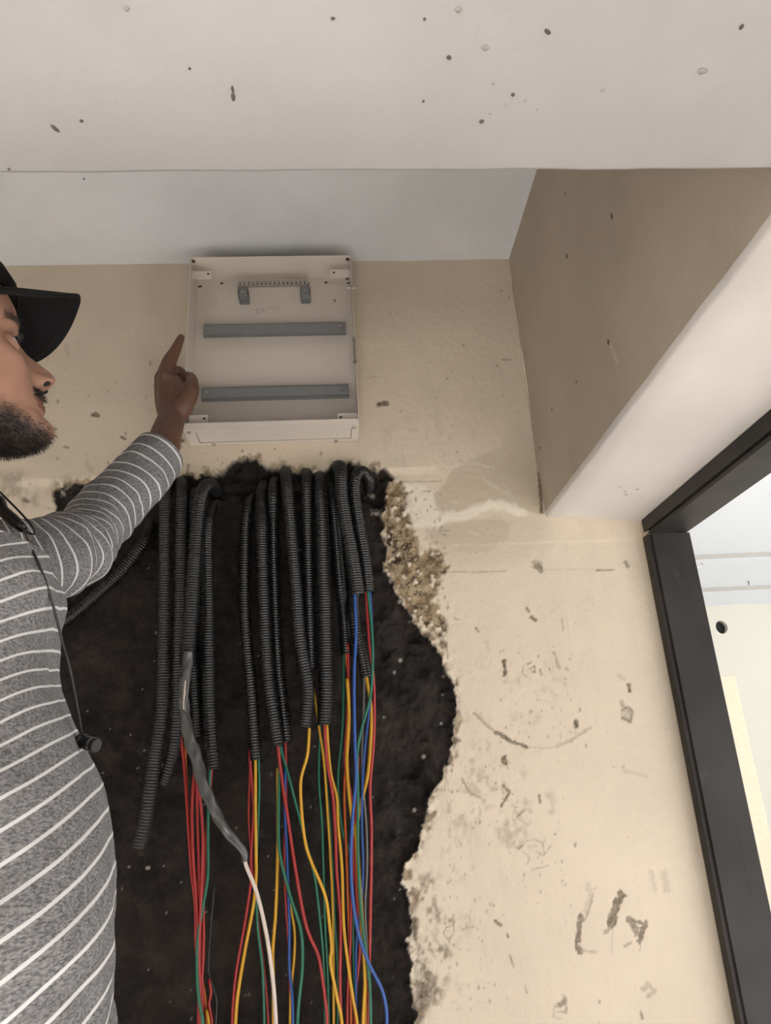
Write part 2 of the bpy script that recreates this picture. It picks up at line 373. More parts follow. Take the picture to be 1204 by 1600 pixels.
STROKES = [  # points, width, strength
    ([(741, 1114), (757, 1130), (775, 1144)], 4, .45), ([(775, 1144), (798, 1158), (824, 1167)], 6, .85), ([(824, 1167), (850, 1169), (872, 1166)], 2.5, .3), ([(872, 1166), (895, 1155), (922, 1137)], 5, .35),
    ([(788, 1032), (789, 1055)], 6, .95), ([(692, 1000), (698, 1012), (700, 1030)], 2, .6),
    ([(823, 950), (826, 955)], 4, .8), ([(830, 964), (836, 969)], 5, .9), ([(742, 981), (747, 987)], 4, .7), ([(710, 966), (718, 968)], 3, .5), ([(878, 968), (880, 985)], 2, .5),
    ([(866, 1020), (873, 1042)], 5, .4), ([(884, 960), (893, 1030)], 2, .15), ([(713, 1100), (725, 1130)], 2, .35),
    ([(690, 893), (740, 894), (790, 892)], 1.6, .55), ([(931, 891), (960, 890)], 2, .8), ([(850, 890), (930, 889)], 1.5, .3), ([(625, 753), (690, 752)], 1.3, .6), ([(662, 768), (671, 768)], 2, .7), ([(686, 830), (702, 829)], 1.6, .7),
    ([(977, 876), (981, 884)], 6, .6), ([(974, 878), (979, 881)], 3, .8),
    ([(787, 1228), (796, 1238), (783, 1259)], 4, .9), ([(842, 1243), (844, 1254)], 4, .8), ([(808, 1276), (820, 1266)], 2.5, .75), ([(808, 1278), (825, 1290)], 2.5, .4),
    ([(806, 1325), (818, 1314), (836, 1312), (848, 1318)], 2.2, .45), ([(816, 1330), (828, 1340), (824, 1350)], 2, .4), ([(848, 1318), (851, 1335), (860, 1322)], 2, .5), ([(831, 1359), (856, 1353)], 2, .55),
    ([(838, 1330), (846, 1336)], 5, .35), ([(810, 1326), (816, 1322)], 4, .7),
    ([(918, 1385), (924, 1400), (914, 1425)], 9, .22), ([(908, 1430), (904, 1452), (902, 1470)], 9, .8), ([(902, 1478), (906, 1488)], 8, .8), ([(910, 1486), (930, 1488)], 4, .35), ([(926, 1397), (921, 1420), (912, 1440)], 3, .55),
    ([(970, 1398), (963, 1418), (954, 1446)], 13, .85), ([(957, 1446), (945, 1456)], 8, .45), ([(957, 1450), (955, 1490)], 2, .25), ([(982, 1436), (990, 1446), (996, 1460)], 10, .7), ([(1008, 1442), (1002, 1456), (999, 1470)], 8, .8), ([(985, 1438), (1008, 1444)], 6, .8), ([(985, 1472), (976, 1478)], 6, .45), ([(1000, 1470), (1000, 1485)], 2, .4),
    ([(773, 1438), (782, 1446)], 5, .8), ([(792, 1461), (794, 1465)], 4, .9), ([(796, 1492), (799, 1500), (802, 1512)], 2.5, .7), ([(734, 1430), (734, 1460)], 3, .3), ([(728, 1450), (738, 1448)], 4, .5),
    ([(696, 1450), (708, 1446), (709, 1458), (701, 1469), (693, 1460), (696, 1450)], 2.2, .6), ([(696, 1455), (706, 1455)], 2, .4),
    ([(870, 1580), (884, 1582), (884, 1560), (878, 1555)], 4, .5), ([(872, 1572), (882, 1564)], 9, .65), ([(866, 1570), (864, 1590), (876, 1592)], 3, .3), ([(820, 1540), (823, 1552)], 3, .4), ([(1005, 1545), (1013, 1538), (1022, 1550), (1012, 1556)], 8, .35),
    ([(728, 1236), (745, 1238), (738, 1226)], 12, .28), ([(722, 1218), (735, 1240), (750, 1246)], 4, .6), ([(1018, 1362), (1024, 1390)], 7, .18), ([(1000, 1580), (1003, 1592)], 4, .7),
    ([(1036, 1365), (1042, 1392)], 10, .2), ([(975, 1205), (1010, 1212)], 6, .18),
    ([(971, 1097), (976, 1107), (984, 1112)], 8, .45), ([(972, 1122), (985, 1127), (988, 1110), (979, 1104), (972, 1110)], 4, .75), ([(974, 1114), (986, 1120)], 9, .3), ([(982, 1070), (983, 1080)], 6, .95), ([(968, 1056), (975, 1062)], 6, .25),
    ([(899, 1128), (900, 1134)], 7, .95), ([(788, 1186), (790, 1194)], 9, .9), ([(783, 1182), (792, 1186)], 3, .5),
    ([(838, 884), (844, 890)], 9, .75), ([(830, 885), (836, 888)], 3, .6), ([(846, 884), (848, 893)], 3, .6), ([(833, 878), (845, 880)], 6, .4),
    ([(828, 1045), (835, 1041), (836, 1050), (830, 1049)], 2.2, .8), ([(818, 1040), (816, 1052), (824, 1058)], 2, .5), ([(824, 1037), (829, 1035)], 3, .6), ([(843, 1046), (846, 1054)], 3, .7), ([(805, 475), (830, 477)], 1.6, .35), ([(785, 562), (797, 562)], 2, .6),
    ([(592, 632), (604, 630)], 7, .9), ([(570, 592), (590, 588)], 2, .25),
    ([(145, 648), (153, 649)], 7, .8), ([(190, 683), (196, 686)], 4, .9), ([(196, 676), (197, 680)], 4, .5), ([(100, 698), (106, 699)], 2.5, .8), ([(86, 670), (88, 671)], 3, .8), ([(136, 722), (142, 735)], 8, .2), ([(168, 722), (169, 724)], 3, .7),
    ([(37, 780), (44, 782)], 6, .8), ([(280, 685), (285, 688)], 5, .85), ([(275, 697), (282, 698)], 9, .55), ([(292, 738), (294, 728)], 5, .6), ([(75, 545), (75, 558)], 5, .2), ([(103, 540), (106, 556)], 8, .16),
    ([(800, 440), (812, 520), (828, 640), (838, 720), (846, 800)], 2.5, .55), ([(843, 740), (846, 800)], 5, .9),  # narrow dark line down the corner by the side beam
]
DUST = [  # dirty smear areas: polygon, strength, noise cut
    ([(690, 1180), (760, 1150), (800, 1190), (860, 1230), (880, 1320), (800, 1330), (740, 1300), (690, 1290), (675, 1240)], .38, .52),
    ([(640, 1380), (672, 1360), (690, 1400), (720, 1440), (712, 1490), (700, 1530), (690, 1560), (660, 1600), (646, 1590)], .75, .46),
    ([(655, 1500), (680, 1510), (678, 1560), (655, 1600), (646, 1560)], .9, .35),
    ([(0, 740), (40, 735), (60, 765), (62, 790), (20, 790), (0, 780)], .45, .35), ([(76, 772), (86, 752), (108, 746), (124, 752), (118, 762), (92, 774)], .75, .4),
    ([(690, 980), (760, 1000), (880, 1000), (890, 1170), (800, 1180), (720, 1130)], .22, .55), ([(640, 1300), (740, 1280), (760, 1600), (660, 1600)], .25, .55),
    ([(600, 660), (700, 640), (760, 700), (690, 740), (600, 730)], .18, .5),
]
SPECKAREAS = [((780, 900), (1010, 1160), 70), ((690, 830), (1190, 1320), 90), ((800, 900), (1320, 1420), 25), ((640, 700), (760, 1000), 90), ((690, 800), (1330, 1590), 60), ((300, 520), (700, 730), 14), ((60, 290), (560, 740), 22), ((600, 800), (430, 720), 22), ((860, 1010), (900, 1600), 25)]

fx = np.arange(-0.96, XW + .0001, .0025); fx[-1] = XW
fz = np.arange(-0.58, 1.1576, .0025) + ZC; fz[-1] = ZCE
gx = np.r_[np.linspace(-2.2, -0.97, 8), fx]; gz = np.r_[np.linspace(0, fz[0] - .02, 8), fz]
GX, GZ = np.meshgrid(gx, gz)
GY = np.full_like(GX, D)
PX, PY = project(np.stack([GX, GY, GZ], -1))
sd = polysd(PX, PY, BLACK)
wob = (fbm(PX / 26, PY / 26, seed=3) - .5) * 22 + (fbm(PX / 7, PY / 7, seed=5) - .5) * 8
# the straight old edge at the left and the top keep less wobble
sdw = sd + wob
a_patch = sstep(1.5, -1.5, sdw)
sde = polysd(PX, PY, EXPOSED) + (fbm(PX / 12, PY / 12, seed=9) - .5) * 26
a_exp = sstep(4, -6, sde) * sstep(.40, .54, fbm(PX / 9, PY / 9, seed=21) + .10)
rim = sstep(13, 3, sdw + (fbm(PX / 10, PY / 10, seed=31) - .5) * 16) * (1 - a_patch)
a_exp = np.maximum(a_exp, rim * .85 * sstep(.42, .56, fbm(PX / 13, PY / 13, seed=41)))
a_fill = .75 * sstep(3, -4, polysd(PX, PY, FILL1) + (fbm(PX / 8, PY / 8, seed=51) - .5) * 10)
def polyline_d(px, py, pts):
    d = np.full(px.shape, 1e9)
    for a, b in zip(pts[:-1], pts[1:]):
        a = np.array(a, float); b = np.array(b, float); e = b - a
        t = np.clip(((px - a[0]) * e[0] + (py - a[1]) * e[1]) / (e @ e + 1e-9), 0, 1)
        d = np.minimum(d, np.hypot(px - a[0] - e[0] * t, py - a[1] - e[1] * t))
    return d
nn = (fbm(PX / 6, PY / 6, seed=61) - .5)
dr = polyline_d(PX, PY, RIDGE)
ridge = sstep(11, 3, dr + nn * 10)
a_fill = np.maximum(a_fill, ridge * .8)
# pale strip where the plaster edge is broken clean along the lower right of the black patch
chip = sstep(16, 6, sdw + (fbm(PX / 14, PY / 14, seed=71) - .5) * 26) * (1 - a_patch) * sstep(1000, 1060, PY)
a_fill = np.maximum(a_fill, chip * .55 * sstep(.4, .6, fbm(PX / 17, PY / 17, seed=77)))
for L in LIGHT2: a_fill = np.maximum(a_fill, .5 * sstep(5, 1.5, polyline_d(PX, PY, L) + nn * 5))
a_damp = .62 * sstep(3, -3, polysd(PX, PY, DAMP1) + nn * 6) * sstep(640, 770, PY)
a_damp = np.maximum(a_damp, .55 * sstep(5, -5, polysd(PX, PY, DAMP2) + nn * 14))
a_damp = np.maximum(a_damp, .25 * sstep(14, -14, polysd(PX, PY, [(760, 806), (815, 800), (850, 815), (860, 850), (800, 880), (700, 890), (680, 870)])))
a_damp = a_damp * (1 - ridge * .85)
a_dirt = np.zeros_like(PX)
g1 = fbm(PX / 5, PY / 5, seed=81)
for pts, wd, st in STROKES:
    xs = [p[0] for p in pts]; ys = [p[1] for p in pts]
    m = (PX > min(xs) - wd - 4) & (PX < max(xs) + wd + 4) & (PY > min(ys) - wd - 4) & (PY < max(ys) + wd + 4)
    if not m.any(): continue
    d = polyline_d(PX[m], PY[m], pts) + (g1[m] - .5) * wd * .9
    a_dirt[m] = np.maximum(a_dirt[m], st * sstep(wd * .5 + 1.1, wd * .5 - 1.1, d))
for poly, st, cut in DUST:
    f = fbm(PX / 20, PY / 28, seed=91); f2 = fbm(PX / 6, PY / 9, seed=92)
    a_dirt = np.maximum(a_dirt, st * sstep(12, -12, polysd(PX, PY, poly)) * sstep(cut, cut + .22, f * .55 + f2 * .45))
srng = np.random.default_rng(5)
for (x0, x1), (y0, y1), cnt in SPECKAREAS:
    for _ in range(cnt):
        x, y = srng.uniform(x0, x1), srng.uniform(y0, y1); r = srng.uniform(.8, 1.9); st = srng.uniform(.15, .75) ** 1.3; el = srng.uniform(.8, 2.2)
        m = (np.abs(PX - x) < 7) & (np.abs(PY - y) < 9)
        if m.any(): a_dirt[m] = np.maximum(a_dirt[m], st * sstep(r + .9, r - .6, np.hypot(PX[m] - x, (PY[m] - y) / el)))
# pale specks on the black patch
a_speck = np.zeros_like(PX)
for x, y, r in [(626, 1030, 3), (617, 1049, 2.4), (663, 1182, 3), (649, 1267, 3), (640, 970, 1.8), (227, 1358, 3), (625, 940, 3), (612, 905, 4), (660, 1290, 2), (560, 1250, 1.6), (600, 1120, 1.6), (690, 1130, 2)] + \
        [(srng.uniform(110, 700), srng.uniform(800, 1600), srng.uniform(.8, 1.5)) for _ in range(90)]:
    m = (np.abs(PX - x) < 8) & (np.abs(PY - y) < 8)
    if m.any(): a_speck[m] = np.maximum(a_speck[m], sstep(r + .8, r - .8, np.hypot(PX[m] - x, PY[m] - y)))
white = [(588, 795, 9), (582, 764, 5), (572, 768, 3), (598, 802, 6), (104, 762, 4), (96, 770, 4)]
for x, y, r in white:
    a_speck = np.maximum(a_speck, .8 * sstep(r + 1, r - 2, np.hypot(PX - x, PY - y) + (fbm(PX / 4, PY / 4, seed=97) - .5) * 12))
a_filler = a_fill * (1 - a_patch)
# relief
rough = (fbm(GX * 42, GZ * 42, seed=101, oct=5) - .5)
lump = (fbm(GX * 16, GZ * 16, seed=111, oct=4) - .5)
right = sstep(560, 620, PX)
rec = sstep(2, -9, sdw)
hole = sstep(22, 0, polysd(PX, PY, [(340, 738), (365, 722), (430, 732), (480, 742), (540, 732), (600, 745), (596, 775), (540, 765), (420, 765), (330, 765)]) + (fbm(PX / 14, PY / 14, seed=121) - .5) * 22)
chipd = np.maximum(a_exp, chip * .3)
GY = GY + rec * .014 + a_patch * (rough * (.014 + .018 * right) + lump * .022 * (.6 + .6 * right)) + hole * a_patch * (.02 + rough * .05)
GY = GY + chipd * (1 - a_patch) * (.005 + rough * .012) - a_fill * (1 - a_patch) * .0012
GY = GY + (1 - a_patch) * ((fbm(GX * 5, GZ * 5, seed=131) - .5) * .004 + (fbm(GX * 60, GZ * 60, seed=132, oct=2) - .5) * .0008) + np.clip(a_dirt - .6, 0, 1) * .004
# skim coat step above the level of the side beam's underside
GY = GY + (1 - a_patch) * sstep(.002, -.002, GZ - ZS + .055 + (fbm(GX * 9, GZ * 0, seed=141) - .5) * .006) * .0012
edge = (GX >= XW - 1e-6) | (GZ >= ZCE - 1e-6) | (GZ <= 1e-6)
GY = np.where(edge, D, GY)
fine = (GX > -.975) & (GZ > ZC - .6)
GY = np.where(fine, GY, np.where(a_patch > .5, D + .014, D))
P = np.stack([GX, GY, GZ], -1)
me = gridmesh('wall_back', P, M['wall'], True, dict(patch=a_patch, exposed=a_exp, filler=a_filler, damp=a_damp, dirt=a_dirt, speck=a_speck * a_patch))
wb = link('wall_back', me); setp(wb, 'cream plaster wall with a big ragged black mortar patch', 'wall', kind='structure')

def sheet(name, quad, mat, n=40, m=40, wob=.0, seed=0, parent=None, smooth=True):
    a, b, c, d = [np.array(q, float) for q in quad]
    u = np.linspace(0, 1, n)[:, None, None]; v = np.linspace(0, 1, m)[None, :, None]
    P = a * (1 - u) * (1 - v) + b * u * (1 - v) + c * u * v + d * (1 - u) * v
    if wob:
        nn = _n(np.cross(b - a, d - a))
        f = (fbm(P[..., 0] * 7 + P[..., 1] * 3, P[..., 2] * 7 + P[..., 1] * 6, seed=seed) - .5) * wob
        f = f * np.minimum(1, 12 * np.minimum(np.minimum(u, 1 - u), np.minimum(v, 1 - v)))[..., 0] ** 1
        P = P + f[..., None] * nn
    return link(name, gridmesh(name, P, mat, smooth), parent)
# recess ceiling, beams
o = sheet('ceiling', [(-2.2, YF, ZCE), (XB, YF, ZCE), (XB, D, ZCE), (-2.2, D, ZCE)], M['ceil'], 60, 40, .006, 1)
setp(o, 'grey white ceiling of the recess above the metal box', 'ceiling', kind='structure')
def wavy(n, x0, x1, seed, amp): 
    t = np.linspace(0, 1, n); return (fbm(np.linspace(x0, x1, n) * 6, np.zeros(n) + seed, seed=seed, oct=3) - .5) * amp * np.minimum(1, 10 * np.minimum(t, 1 - t))
# side beam: rounded arris lofted along y
ny = 90; ys = np.linspace(YF, D, ny); ex = wavy(ny, 0, 2, 4, .0025); ez = wavy(ny, 0, 2, 6, .0015)
prof = [(XB, ZCE), (XB, ZCE - .15), (XB, ZCE - .35), (XB, ZS + .06), (XB, ZS + .012), (XB + .0015, ZS + .004), (XB + .005, ZS), (XB + .05, ZS - .003), (XB + .12, ZS - .008), (XW - .03, ZS - .012), (XW - .006, ZS - .016), (XW, ZS - .022), (XW + .006, ZS - .030)]
P = np.zeros((len(prof), ny, 3))
for i, (x, z) in enumerate(prof):
    k = math.exp(-((x - XB) / .03) ** 2 - ((z - ZS) / .05) ** 2)
    P[i, :, 0] = x + ex * k; P[i, :, 1] = ys; P[i, :, 2] = z + ez * k
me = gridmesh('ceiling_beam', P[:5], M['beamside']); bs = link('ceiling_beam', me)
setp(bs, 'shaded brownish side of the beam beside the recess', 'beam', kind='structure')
me = gridmesh('ceiling_beam_soffit', P[4:], M['soffit']); so = link('beam_soffit', me, bs)
# front beam
nx = 120; xs = np.linspace(-2.2, 1.6, nx); ey = wavy(nx, 0, 4, 8, .007)
xs2 = np.where(xs < XB, xs, XB) if False else xs
prof = [(YF, ZCE), (YF, ZS + .05), (YF, ZS + .010), (YF - .002, ZS + .003), (YF - .007, ZS), (YF - .1, ZS), (YF - .3, ZS), (-.3, ZS), (-1.2, ZS), (-2.0, ZS)]
P = np.zeros((len(prof), nx, 3))
for i, (y, z) in enumerate(prof):
    k = math.exp(-((y - YF) / .03) ** 2 - ((z - ZS) / .05) ** 2)
    P[i, :, 0] = np.minimum(xs, 0.6395 if i > 3 else 1.6); P[i, :, 1] = y + ey * k; P[i, :, 2] = z + (fbm(xs * 3, np.full(nx, y * 3), seed=9) - .5) * .004
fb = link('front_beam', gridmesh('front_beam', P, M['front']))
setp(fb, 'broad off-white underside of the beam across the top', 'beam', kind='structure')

# paint and mortar splashes on the beams
def splat(parent, c, nrm, a, b, ang, h, mat, seed):
    r = np.random.default_rng(seed); nrm = _n(np.array(nrm, float)); t = np.array([1., 0, 0]) if abs(nrm[0]) < .9 else np.array([0, 1., 0])
    u = _n(t - nrm * (t @ nrm)); v = np.cross(nrm, u); n = 12; V = [np.array(c) + nrm * h]
    for q, k in ((.55, .8), (1, 0)):
        for j in range(n):
            w_ = 2 * math.pi * j / n; rr = q * (1 + .25 * (r.random() - .5)); x, y = a * rr * math.cos(w_), b * rr * math.sin(w_)
            x, y = x * math.cos(ang) - y * math.sin(ang), x * math.sin(ang) + y * math.cos(ang)
            V.append(np.array(c) + u * x + v * y + nrm * h * k)
    F = [(0, 1 + j, 1 + (j + 1) % n) for j in range(n)] + [(1 + j, 1 + n + j, 1 + n + (j + 1) % n, 1 + (j + 1) % n) for j in range(n)]
    mobj('splash', V, F, mat, parent, True)
M['mud'] = plain('dried_mortar', (.11, .095, .08), .9, .2, 0, .5, 300)
M['mudlight'] = plain('pale_grey_spot', (.33, .31, .285), .9, .2, 0, .3, 300)
for i, (x, y, a, b, an) in enumerate([(86, 201, 8, 3, 1.0), (127, 189, 3, 2.5, 0), (364, 152, 3, 7, 0.1), (363, 140, 2, 6, 0), (701, 90, 4, 3, .8), (752, 190, 4, 3.5, 0), (855, 50, 6, 3, .7), (520, 29, 3, 2, 0), (663, 30, 2, 2, 0), (661, 158, 2, 2, 0), (801, 148, 3, 3, 0), (131, 279, 2, 1.5, 0), (296, 107, 2, 1.6, 0), (14, 264, 2, 2, 0), (1158, 42, 3, 4, 0)]):
    p = atZ(x, y, ZS - ZC - .001); s = .00050
    splat(fb, p, (0, 0, -1), a * s, b * s, -an, .0015, M['mud'], i)
for i, (x, y, a, b, an) in enumerate([(758, 75, 5, 4, 0), (941, 142, 3, 1.5, .5), (770, 131, 2, 2, 0), (820, 158, 2, 1.5, 0), (1097, 112, 6, 4, 0), (716, 16, 4, 3, 0), (197, 14, 3, 3, 0), (765, 178, 1.5, 1.5, 0), (838, 172, 1.5, 1.5, 0), (790, 165, 1.5, 1.5, 0)]):
    splat(fb, atZ(x, y, ZS - ZC - .001), (0, 0, -1), a * .00062, b * .00062, an, .0008, M['mudlight'], 40 + i)
def atX(px, py, x):
    r = ray(px, py); p = r * (x / r[0]); return np.array([p[0], p[1], p[2] + ZC])
for i, (x, y, a, b) in enumerate([(885, 400, 3, 5), (950, 535, 3, 5), (955, 338, 1.5, 6), (883, 303, 1.5, 3), (900, 597, 2, 2), (862, 640, 2, 2), (843, 700, 2, 3)]):
    splat(bs, atX(x, y, XB - .0008), (-1, 0, 0), a * .0012, b * .0011, 0, .0012, M['mud'], 60 + i)
splat(bs, atX(958, 552, XB - .0006), (-1, 0, 0), .007, .03, .3, .001, M['cream'], 80)
for i, (x, y, a, b) in enumerate([(976, 768, 3, 1.5), (978, 773, 4, 2), (995, 765, 4, 1.5), (968, 760, 2, 1)]):
    splat(so, atZ(x, y, ZS - ZC - .011), (0, 0, -1), a * .0011, b * .0011, .6, .0012, M['mudlight'], 90 + i)

# right wall with the door opening
YJ0, YJ1 = 0.42, 1.362        # clear opening along y
XO = 0.724                    # outer face of the frame
ZH = ZC + 0.427               # underside of the frame head
b = MB()
nyj = 100; zz = np.linspace(0, ZS - .02, nyj); wv = wavy(nyj, 0, 6, 15, .007)
o = None
P = np.zeros((4, nyj, 3))
for i, (x, y) in enumerate([(XW, D), (XW - .0005, D - .012), (XW - .002, D - .022), (XW + .004, D - .034)]):
    P[i, :, 0] = x; P[i, :, 1] = y + (wv if i > 1 else 0); P[i, :, 2] = zz
wr = link('wall_right', gridmesh('wall_right', P, M['cream'])); setp(wr, 'narrow cream plaster return between back wall and door frame', 'wall', kind='structure')
b = MB(); b.box((XW, -2.1, 0), (XO, YJ0 - .04, ZS + .05)); b.box((XW + .003, YJ0 - .04, ZH + .036), (XO, D, ZCE)); b.box((XW + .004, D, 0), (XO, D + .12, ZCE))
b.box((XW, -2.1, ZS - .02), (XO, YF, ZCE))
b.build('wall_panel', M['cream'], wr)
# irregular plaster edge above the frame head
P = np.zeros((4, 90, 3)); ysx = np.linspace(YJ0, D - .02, 90); wv = wavy(90, 0, 7, 25, .016)
for i, (x, z) in enumerate([(XW - .001, ZS - .018), (XW - .003, ZS - .024), (XW - .004, ZS - .030), (XW + .004, ZS - .034)]):
    P[i, :, 0] = x; P[i, :, 1] = ysx; P[i, :, 2] = z + (wv * .6 if i > 1 else 0)
link('plaster_edge', gridmesh('plaster_edge', P, M['cream']), wr)

door = empty('door_1', (XW, YJ1, 0)); setp(door, 'black painted door frame at the right with no door leaf', 'door frame', kind='structure')
def jamb(yface, s):           # s=+1: face looks to -y
    y = lambda t: yface + s * t
    poly = [(XW - .004, y(.012)), (XW - .004, y(.006)), (XW + .002, y(.006)), (XW + .004, y(.0)), (XW + .054, y(0)), (XW + .056, y(.003)), (XO, y(.003)), (XO + .002, y(.005)), (XO + .002, y(.04)), (XW + .003, y(.04)), (XW - .004, y(.03))]
    b = MB(); b.prism(poly, 0, ZH, 'xy'); return b.build('jamb', M['frame'], door)
jamb(YJ1, 1); jamb(YJ0, -1)
zf = lambda t: ZH + t
poly = [(XW - .004, zf(.036)), (XW - .004, zf(.009)), (XW + .002, zf(.009)), (XW + .002, zf(.005)), (XW - .001, zf(.004)), (XW + .004, zf(0)), (XW + .054, zf(0)), (XW + .056, zf(.003)), (XO, zf(.003)), (XO + .002, zf(.005)), (XO + .002, zf(.04)), (XW + .003, zf(.04))]
b = MB(); V = [(x, yy, z) for yy in (YJ0 - .04, YJ1 + .02) for x, z in poly]; n = len(poly)
b.add(V, [(k, (k + 1) % n, n + (k + 1) % n, n + k) for k in range(n)] + [tuple(range(n))[::-1], tuple(range(n, 2 * n))]); b.build('frame_head', M['frame'], door)

# floor, rest of the room
b = MB(); b.box((-2.3, -3.1, -.1), (6, 5, 0)); o = b.build('floor', M['floor']); setp(o, 'pale tiled floor', 'floor', kind='structure')
b = MB(); b.box((-2.3, -2.1, 0), (-2.2, 1.5, ZCE + .1)); o = b.build('wall_left', M['pale']); setp(o, 'cream wall on the far left', 'wall', kind='structure')
b = MB(); b.box((-2.2, -2.1, 0), (-1.5, -2.0, ZCE)); b.box((-1.5, -2.1, 1.6), (XW, -2.0, ZCE)); b.box((-1.5, -2.1, 0), (XW, -2.0, .10))  # unseen opening, placed and sized for the light it lets in
o = b.build('wall_rear', M['cream']); setp(o, 'cream wall behind the viewer with a low window opening', 'wall', kind='structure')

# the bright room beyond the door: stepped ceiling and cream end wall
YE = 4.0
H3 = atY(1150, 945, YE)[2]
Y2 = atZ(1140, 924, H3 - ZC)[1]; H2 = atY(1140, 917, Y2)[2]
Y1 = atZ(1140, 873, H2 - ZC)[1]; H1 = atY(1140, 865, Y1)[2]
print('next room', H3, Y2, H2, Y1, H1)
cf = empty('ceiling_next_room', (2, 2, H1)); setp(cf, 'white stepped ceiling of the bright room beyond the door', 'ceiling', kind='structure')
b = MB(); b.box((XO, -3, H1), (6, Y1, H1 + .1)); b.build('ceiling_panel', M['room_white'], cf)
b = MB(); b.box((XO, Y1, H2), (6, Y2, H1 + .1)); b.build('ceiling_panel', M['room_white'], cf, bevel=.004)
b = MB(); b.box((XO, Y2, H3), (6, YE, H1 + .1)); b.build('ceiling_panel', M['room_white'], cf, bevel=.004)
for yy, za, zb in ((Y1, H2, H1), (Y2, H3, H2)): MB().box((XO, yy - .004, za + .002), (6, yy + .001, zb)).build('cornice_strip', M['strip'], cf)  # grey facings carry the shade of the risers in their colour
hp = atY(1127, 980, YE); hr = .035
n = 24; V = [(XO, YE, 0), (6, YE, 0), (6, YE, H3), (XO, YE, H3)] + [(hp[0] + hr * math.cos(2 * math.pi * k / n), YE, hp[2] + hr * 1.1 * math.sin(2 * math.pi * k / n)) for k in range(n)]
V += [(v[0], YE + .12, v[2]) for v in V[4:4 + n]]
F = [(4 + k, 4 + (k + 1) % n, 4 + n + (k + 1) % n, 4 + n + k) for k in range(n)]
qs = {0: 0, 1: 1, 2: 2, 3: 3}
def cornerfor(k):
    a = 2 * math.pi * (k + .5) / n; return 2 if 0 <= a < math.pi / 2 else 3 if a < math.pi else 0 if a < 1.5 * math.pi else 1
for k in range(n):
    c0, c1 = cornerfor(k), cornerfor((k + 1) % n); F.append((4 + k, 4 + (k + 1) % n, c0))
    if c0 != c1: F.append((4 + (k + 1) % n, c1, c0))
we = mobj('wall_far', V, F, M['room_cream']); setp(we, 'pale cream end wall of the bright room beyond the door', 'wall', kind='structure')
b = MB(); b.cyl((hp[0], YE + .03, hp[2]), (0, 1, 0), hr * 1.2, .01, 24); b.build('hole_bottom', M['darkgap'], we)  # dark disc set in the hole for its inner shade
b = MB(); b.box((5.0, -3, 0), (5.1, YE, .1)); b.box((5.0, -3, 2.2), (5.1, YE, 2.6)); o = b.build('wall_side_next_room', M['room_white']); setp(o, 'low wall under the window of the next room', 'wall', kind='structure')
b = MB(); b.box((XO, D + .12, 0), (XO + .01, YE, H1)); o = b.build('wall_partition', M['room_cream']); setp(o, 'partition wall of the bright room beyond the door', 'wall', kind='structure')
tp = atY(1148, 1056, 2.3); 
b = MB(); b.box((XO + .012, 2.3, 0), (tp[0], 2.325, tp[2])); o = b.build('pine_board', M['wood'], bevel=.002)
setp(o, 'pale pine board standing in the bright room beyond the door', 'board')
# a bent nail in the outer edge of the frame, and a wire end under the stepped ceiling
p, q = atY(1083, 889.5, 1.375), atY(1096, 882, 1.375)
b = MB(); V, F = tube(np.array([p, (p + q) / 2, q]), .0011, 6); b.add(V, F); b.cyl(q, q - p, .0025, .001, 8); b.build('nail', M['screw'], door)
q = atY(1169, 914, Y2 - .12); p = np.array([q[0], q[1], H2])
V, F = tube(np.array([p, (p + q) / 2 + [.004, 0, 0], q]), .003, 6); o = mobj('wire_end', V, F, M['grey'], None, True); setp(o, 'tiny thin wire end hanging from the stepped white ceiling', 'wire')
# ------------------------------------------------------------------ distribution box
BX0, BX1, BZ0, BZ1 = -.3145, .0475, ZC + .676, ZC + 1.1085
YFR, YBK = D - .080, D - .001
box = empty('distribution_box', ((BX0 + BX1) / 2, YBK, BZ0))
setp(box, 'open white metal distribution box mounted on the wall under the ceiling', 'electrical box')
t = .0014
EN = M['enclosure']
def bxp(name, a, b_, mat=EN, par=box, bev=.0006):
    return MB().box(a, b_).build(name, mat, par, bevel=bev)
bk = bxp('back_panel', (BX0, YBK - t, BZ0), (BX1, YBK, BZ1))
bxp('side_panel', (BX0, YFR, BZ0), (BX0 + t, YBK, BZ1)); sr = bxp('side_panel', (BX1 - t, YFR, BZ0), (BX1, YBK, BZ1))
bxp('top_panel', (BX0, YFR, BZ1 - t), (BX1, YBK, BZ1))
# bottom panel: a frame around a gland plate
b = MB(); e0, e1 = BX0 + .022, BX1 - .016
b.box((BX0, YFR, BZ0), (BX1, YFR + .018, BZ0 + t)); b.box((BX0, YBK - .012, BZ0), (BX1, YBK, BZ0 + t))
b.box((BX0, YFR + .018, BZ0), (e0, YBK - .012, BZ0 + t)); b.box((e1, YFR + .018, BZ0), (BX1, YBK - .012, BZ0 + t))
bo = b.build('bottom_panel', EN, box, bevel=.0005)
bxp('gland_plate', (e0 + .0008, YFR + .0195, BZ0 + .0012), (e1 - .0008, YBK - .0135, BZ0 + .0026), par=bo)
b = MB(); b.box((e0 - .003, YFR + .016, BZ0 + .0030), (e1 + .003, YBK - .010, BZ0 + .0036)); b.build('gland_gasket', M['darkgap'], bo)  # dark sheet behind the plate, showing as a thin border
for x, y in [(BX0 + .010, YFR + .014), (BX1 - .010, YFR + .012), (BX0 + .05, YBK - .006), (BX1 - .05, YBK - .006)]:
    b = MB(); b.cyl((x, y, BZ0), (0, 0, -1), .0042, .003, 16, .0034); b.cyl((x, y, BZ0 - .003), (0, 0, -1), .0018, .0008, 6); b.build('screw', M['screw'], bo, True)
# front lips
bxp('bottom_lip', (BX0, YFR, BZ0), (BX1, YFR + t, BZ0 + .014))
